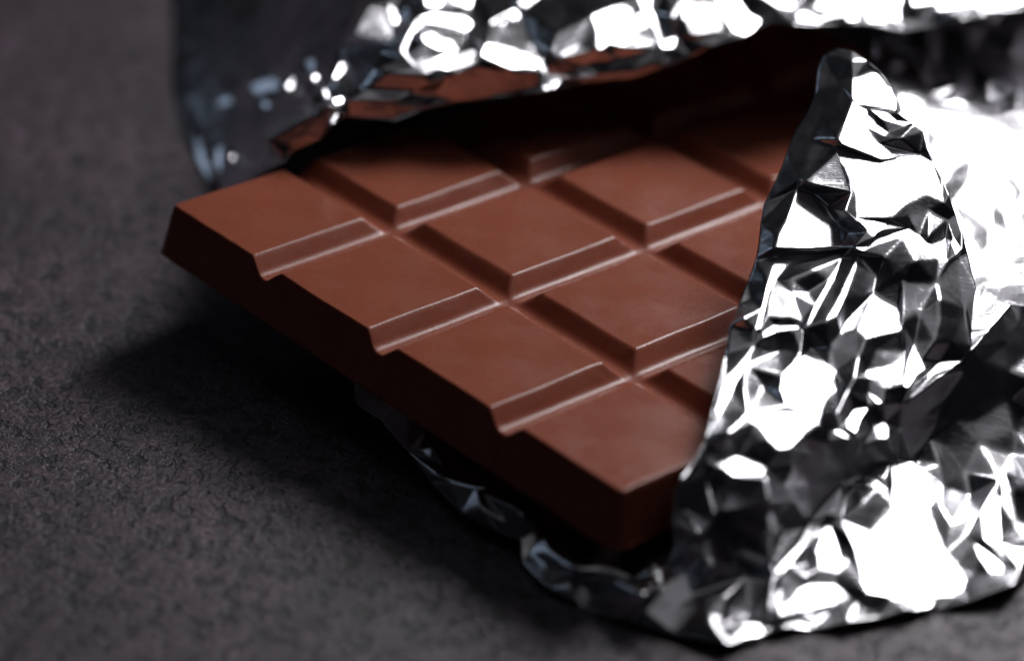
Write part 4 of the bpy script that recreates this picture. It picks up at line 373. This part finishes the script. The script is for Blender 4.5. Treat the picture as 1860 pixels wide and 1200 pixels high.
'SHEET': ([4192,4407,1654,4114,3920,1560,4016,3198,1581,3918,2464,1619,3935,1970,1509,3931,1243,1521,3944,734,1435,3955,222,1359,4054,-220,1234,4135,-812,1197,4236,-1181,1047,4332,-1525,977,4416,-1943,954,4657,-2113,960,4922,-2087,853,5191,-1693,797,5450,-1398,801,5748,-1237,784,6045,-1096,779,6356,-882,734,6637,-852,792,6929,-760,815,7285,-368,673,7371,214,674,7430,676,749,7461,998,903,7582,1770,831,7634,2202,943,7765,3036,863,7866,3724,868,7882,3993,1079,8036,4959,974,8142,5691,990,8276,6573,950,8418,7503,905,8121,7596,850,7740,7227,993,7381,6949,1098,7086,7047,1041,6730,6755,1152,6428,6805,1115,6118,6800,1102,5742,6283,1310,5435,6273,1300,4995,5514,1473,4603,5102,1499,4385,2957,1584,4730,3245,1528,4732,2960,1497,4584,2710,1518,4417,2760,1537,4747,3195,1528,5125,3553,1464,5358,3634,1336,5094,3158,1435,4783,3043,1459,5514,3436,1313,5670,3678,1275,5739,3478,1251,5590,3282,1268,4407,2609,1527,5225,3153,1393,5428,2885,1347,5831,3322,1255,6189,3603,1202,7652,4615,977,6974,-376,806,5087,-1447,952,4110,1915,1540,4665,2327,1469,4805,2217,1432,5165,2425,1339,5354,2637,1335,5383,2481,1317,5111,2274,1329,4750,2051,1442,5311,1867,1243,5418,1866,1199,5381,1668,1181,5208,1372,1187,5172,1433,1202,5342,1704,1185,4722,1643,1387,5137,2056,1285,5155,2010,1273,4762,1603,1361,5397,2898,1352,5438,2869,1343,5433,2572,1321,5503,2409,1308,5453,2319,1304,5387,2524,1320,5066,1145,1184,5479,1574,1138,5491,1487,1135,5104,1089,1145,4856,1439,1307,5095,1505,1210,5068,1426,1203,4827,1337,1300,5040,-221,989,5259,-26,957,5565,-195,897,5552,-315,906,5230,-121,962,5052,-317,984,5097,-465,988,5397,-278,915,5400,-445,917,5305,-412,919,5110,-557,971,5017,-944,958,5192,-738,960,5204,-814,957,5046,-1058,955,5439,616,985,5637,564,971,5624,445,977,5452,540,979,4701,2249,1461,5028,2316,1366,5369,2564,1323,5810,2474,1236,4726,1691,1386,5141,2103,1297,5373,1821,1198,5138,1272,1190,5463,2194,1295,5787,2185,1166,4865,966,1202,5339,1439,1179,5733,1572,1052,5011,422,1076,5305,945,1016,5569,503,979,5043,-300,986,5350,67,932,5613,309,946,5839,3764,1322,4693,3674,1567,6014,730,915,4457,2096,1468,6636,5625,1233,5886,4977,1286,6102,5896,1203,4866,4301,1491,5362,4381,1372,4831,-644,1007,6724,2563,1030,7268,6424,1016,5084,2683,1382,4464,4132,1561,4753,88,1046,4381,-112,1114,4209,2440,1665,6767,1232,945,7151,2893,953,6529,375,864,5730,960,951,7351,5125,1114,4234,3433,1601,4479,519,1196,6141,2832,1196,5063,939,1112,5315,5080,1399,4496,-722,1069,6453,1662,963,5312,-1024,954,5883,2875,1223,6175,4859,1122,4264,946,1402,7968,6310,897,5249,477,973,4636,4690,1472,4470,-1390,991,6310,6263,1136,6094,4000,1170,4553,50,1112,5768,5814,1201,4191,-86,1191,6840,3537,1074,5143,5567,1368,5749,-294,888,5112,88,977,4849,-1956,1016,5169,1782,1218,4707,1063,1303,4766,-1170,1002,6107,1734,1087,5482,963,1030,6013,-679,876,6882,28,813,7156,1832,889,4534,1351,1348,4855,2613,1441,7020,5441,912,5525,-571,920,5846,1806,1101,5524,3796,1424,4505,-1044,1041,4648,-1842,958,6275,5624,1116,4070,1680,1508,4988,3995,1409,4820,4840,1530,5141,-1605,885,5675,4670,1326,4320,1460,1475,4951,-184,1003,5546,5180,1281,5083,4966,1369,5544,5857,1334,5933,2383,1158,4421,-447,1098,5641,1827,1108,5294,-1466,931,6501,4565,1207,4785,724,1145,6380,-550,856,4627,1942,1429,7568,3927,964,4570,2479,1486,5816,1359,1023,4489,3815,1504,7263,1103,822,4687,-431,1032,4247,271,1231,5331,2015,1285,4893,383,1069,7857,5293,890,5337,1187,1080,5890,4503,1288,6384,2602,1060,5535,2035,1209,6114,114,912,4266,2030,1499,4178,710,1358,4358,746,1301,4722,1394,1343,4888,-1300,975,5628,46,939,4153,1138,1438,4246,4158,1535,4525,-1787,1033,4664,371,1164,7504,2826,983,6365,784,908,5164,3875,1437,4143,2984,1619,4258,-752,1161,4962,-852,999,5492,-1000,953,4370,77,1198,5147,-1243,952,4047,2201,1584,4941,650,1121,4564,2895,1551,5781,2049,1133,4318,-982,1063,4005,-3,1297,4750,2245,1453,4918,2291,1399,5388,2557,1321,5454,2523,1317,5337,1738,1195,5275,1591,1196,5191,1388,1198,5391,1455,1164,5524,588,981,5049,-293,985,5276,-37,955],
 [4,254,3,1,242,0,242,1,160,2,160,1,160,2,248,3,248,2,4,68,254,68,4,202,5,202,4,154,50,46,50,154,60,207,241,170,236,170,241,45,0,151,242,151,0,160,151,242,151,160,223,223,160,46,248,46,160,46,248,154,3,154,248,254,154,3,68,154,254,7,259,6,226,8,179,179,8,9,153,249,213,48,55,51,219,75,69,75,219,123,204,173,145,139,145,173,51,47,48,49,48,256,141,69,221,69,141,219,153,177,252,213,177,153,249,165,213,258,165,249,165,258,199,10,199,258,199,10,174,11,174,10,44,45,204,204,45,173,151,173,45,173,151,139,223,139,151,139,223,47,46,47,223,47,46,256,50,256,46,256,50,49,60,49,50,48,49,55,221,60,141,235,141,60,207,141,235,141,207,219,219,207,193,170,193,207,193,170,237,236,237,170,226,237,236,237,226,161,161,226,252,179,252,226,252,179,153,9,153,179,153,9,249,249,9,258,258,9,10,238,85,82,238,96,85,96,238,99,186,99,238,210,164,181,203,247,210,247,203,52,99,98,96,98,99,129,186,129,99,217,129,186,129,217,255,255,217,228,244,228,217,152,228,244,83,84,124,95,92,163,135,269,100,266,126,79,72,71,121,97,80,185,126,130,79,183,208,100,100,208,135,111,239,114,181,211,43,164,211,181,211,164,209,209,164,146,210,146,164,247,146,210,146,247,53,52,53,247,54,53,52,53,54,61,61,150,86,86,150,72,72,150,71,74,71,120,96,84,85,84,96,185,185,96,97,98,97,96,97,98,80,80,98,126,129,126,98,92,129,163,255,163,129,163,255,132,228,132,255,132,228,183,183,228,208,152,208,228,225,208,152,147,208,225,208,147,135,135,147,105,105,147,106,106,147,250,187,250,147,250,187,111,111,187,239,13,184,200,184,13,14,43,44,181,204,181,44,181,204,210,145,210,204,210,145,203,139,203,145,47,203,139,51,203,47,203,51,52,55,52,51,52,55,54,69,194,221,69,260,194,75,70,119,70,75,120,82,83,123,219,82,123,193,82,219,82,193,238,238,193,186,237,186,193,161,186,237,186,161,217,217,161,244,252,244,161,177,244,252,244,177,152,152,177,225,213,225,177,165,225,213,199,225,165,225,199,147,147,199,187,174,187,199,12,243,11,243,12,200,200,12,13,125,264,81,89,90,127,62,63,59,76,77,227,125,77,76,77,125,78,81,78,125,78,79,130,107,109,108,116,134,117,117,118,137,58,138,57,138,58,63,94,214,93,214,94,131,189,131,94,118,134,115,136,137,118,103,104,107,108,103,107,103,108,196,167,196,108,15,16,215,178,41,42,41,178,144,144,178,143,206,143,178,143,206,231,198,231,206,231,198,138,138,198,57,56,57,198,59,57,56,57,59,58,58,59,63,127,122,89,122,127,128,227,233,127,77,233,227,233,77,214,214,77,93,78,93,77,130,93,78,94,230,189,133,189,230,158,268,116,172,115,133,115,172,118,118,172,136,101,136,172,136,102,240,112,109,110,113,109,112,109,113,108,108,113,167,253,167,113,205,215,67,215,205,15,64,168,162,197,212,257,142,38,39,216,195,142,180,232,148,148,232,166,188,166,232,140,166,188,166,140,246,246,140,234,234,190,218,175,39,40,39,175,142,201,142,175,142,201,216,169,216,201,176,216,169,64,216,176,216,64,195,162,180,64,180,162,232,212,232,162,232,212,188,197,188,212,222,188,197,188,222,140,158,140,222,140,240,234,182,234,240,234,182,190,251,190,182,149,36,37,20,66,19,66,20,21,33,171,32,229,32,171,32,229,31,29,245,28,28,245,27,26,224,25,25,224,24,34,35,33,33,35,171,36,171,35,149,171,36,159,171,149,171,159,229,65,229,159,229,65,31,31,65,30,220,30,65,30,220,29,29,220,245,23,66,22,21,22,66,37,38,149,142,149,38,195,149,142,149,195,159,27,224,26,148,156,180,156,148,192,192,148,155,166,155,148,246,155,166,155,246,157,234,157,246,218,157,234,157,218,191,40,41,175,144,175,41,175,144,201,143,201,144,201,143,169,231,169,143,138,169,231,169,138,176,63,176,138,176,63,64,64,63,168,168,122,162,162,122,212,128,212,122,212,128,257,233,257,128,214,257,233,257,214,197,131,197,214,197,131,222,189,222,131,222,189,158,158,116,140,117,140,116,137,140,117,140,137,240,136,240,137,240,102,182,103,182,102,196,182,103,182,196,251,167,251,196,211,42,43,42,211,178,209,178,211,178,209,206,146,206,209,206,146,198,53,198,146,198,53,56,61,56,53,56,62,59,62,86,87,72,262,86,90,91,127,71,73,121,124,73,74,73,124,227,227,124,76,185,76,84,264,265,81,265,79,81,163,230,95,230,163,133,132,133,163,133,132,172,183,172,132,172,183,101,100,101,183,269,101,100,106,104,105,104,106,107,109,106,110,250,110,106,111,110,250,110,111,112,112,111,113,114,113,111,113,114,253,253,114,67,239,67,114,184,67,200,67,184,205,205,184,15,14,15,184,256,48,47,150,61,194,221,194,60,60,194,61,60,61,49,54,55,61,61,55,49,86,62,61,61,62,56,263,63,88,87,63,62,88,63,87,180,65,64,159,195,65,65,195,64,157,191,155,180,156,65,65,192,66,66,192,191,155,191,192,192,65,156,65,66,220,24,66,23,66,224,220,220,224,245,245,224,27,224,66,24,67,167,253,191,218,66,66,218,67,190,67,218,251,67,190,167,67,251,16,17,215,67,18,66,19,66,18,215,18,67,18,215,17,187,174,239,239,11,67,11,239,174,243,67,11,200,67,243,235,68,207,226,259,8,259,241,68,207,68,241,241,259,236,236,259,226,202,259,68,6,202,5,202,6,259,60,68,235,154,68,60,119,260,69,71,261,120,74,73,71,120,75,74,123,74,75,74,123,124,119,69,75,81,79,78,85,83,82,83,85,84,86,262,87,94,95,230,130,267,93,93,267,94,101,270,136,102,104,103,107,106,109,116,268,134,134,118,117,70,260,119,70,261,260,150,261,71,261,194,260,194,261,150,120,261,70,91,262,121,121,262,72,89,263,90,91,263,262,90,263,91,88,262,263,87,262,88,122,263,89,168,263,122,63,263,168,124,123,83,84,76,124,76,264,125,80,265,185,185,264,76,264,185,265,80,266,265,79,265,266,126,266,80,227,127,73,73,127,121,121,127,91,128,127,233,92,130,129,126,129,130,92,267,130,95,267,92,94,267,95,115,268,133,133,268,189,189,268,158,134,268,115,105,269,135,102,270,104,104,269,105,269,104,270,101,269,270,136,270,102])}


def subdivide(P, T):
    e = np.sort(np.vstack([T[:, [0, 1]], T[:, [1, 2]], T[:, [2, 0]]]), axis=1)
    u, inv = np.unique(e, axis=0, return_inverse=True)
    inv = inv.reshape(-1)
    n, m = len(P), len(T)
    Q = np.vstack([P, 0.5 * (P[u[:, 0]] + P[u[:, 1]])])
    ab, bc, ca = n + inv[:m], n + inv[m:2 * m], n + inv[2 * m:]
    a, b, c = T.T
    return Q, np.vstack([np.c_[a, ab, ca], np.c_[ab, b, bc], np.c_[ca, bc, c], np.c_[ab, bc, ca]])


def smooth_mesh(P, T, times, f=0.5):
    e = np.sort(np.vstack([T[:, [0, 1]], T[:, [1, 2]], T[:, [2, 0]]]), axis=1)
    u, cnt = np.unique(e, axis=0, return_counts=True)
    rim = np.zeros(len(P), bool)
    rim[u[cnt == 1].ravel()] = True
    inner = u[cnt >= 1]
    deg = np.bincount(inner.ravel(), minlength=len(P)).astype(float)
    for _ in range(times):
        S = np.zeros_like(P)
        np.add.at(S, inner[:, 0], P[inner[:, 1]])
        np.add.at(S, inner[:, 1], P[inner[:, 0]])
        P = np.where(rim[:, None], P, P + f * (S / deg[:, None] - P))
    return P


def vertex_normals(P, T):
    N = np.cross(P[T[:, 1]] - P[T[:, 0]], P[T[:, 2]] - P[T[:, 0]])
    A = np.zeros_like(P)
    for k in range(3):
        np.add.at(A, T[:, k], N)
    return A / (np.linalg.norm(A, axis=1, keepdims=True) + 1e-12)


wrapper = thing('foil_wrapper', 'crumpled silver foil wrapper torn open around the chocolate bar', 'foil wrapper')


def foil_part(name, key, levels=3, smooth=1, wrinkle=0.004, bulge=0.014):
    d = DATA[key]
    P = np.array(d[0], float).reshape(-1, 3) / 1000.0
    T = np.array(d[1], int).reshape(-1, 3)
    for _ in range(levels):
        P, T = subdivide(P, T)
    P = smooth_mesh(P, T, smooth)
    N = vertex_normals(P, T)
    w = np.array([noise.ridged_multi_fractal(Vector(p) * 2.2, 1.0, 2.1, 3, 1.0, 2.0) for p in P])
    s = np.array([noise.noise(Vector(p) * 1.9 + Vector((7, 3, 1))) for p in P])
    P = P + N * ((w - w.mean()) * wrinkle + s * bulge)[:, None]
    ob = mesh_obj(name, P, T, FOIL, wrapper)
    so = ob.modifiers.new('thickness', 'SOLIDIFY')
    so.thickness = 0.004
    so.offset = -1
    return ob


foil_part('folded_flap', 'FLAP')
foil_part('torn_hood', 'HOOD')
foil_part('back_sheet', 'SHEET', bulge=0.03)
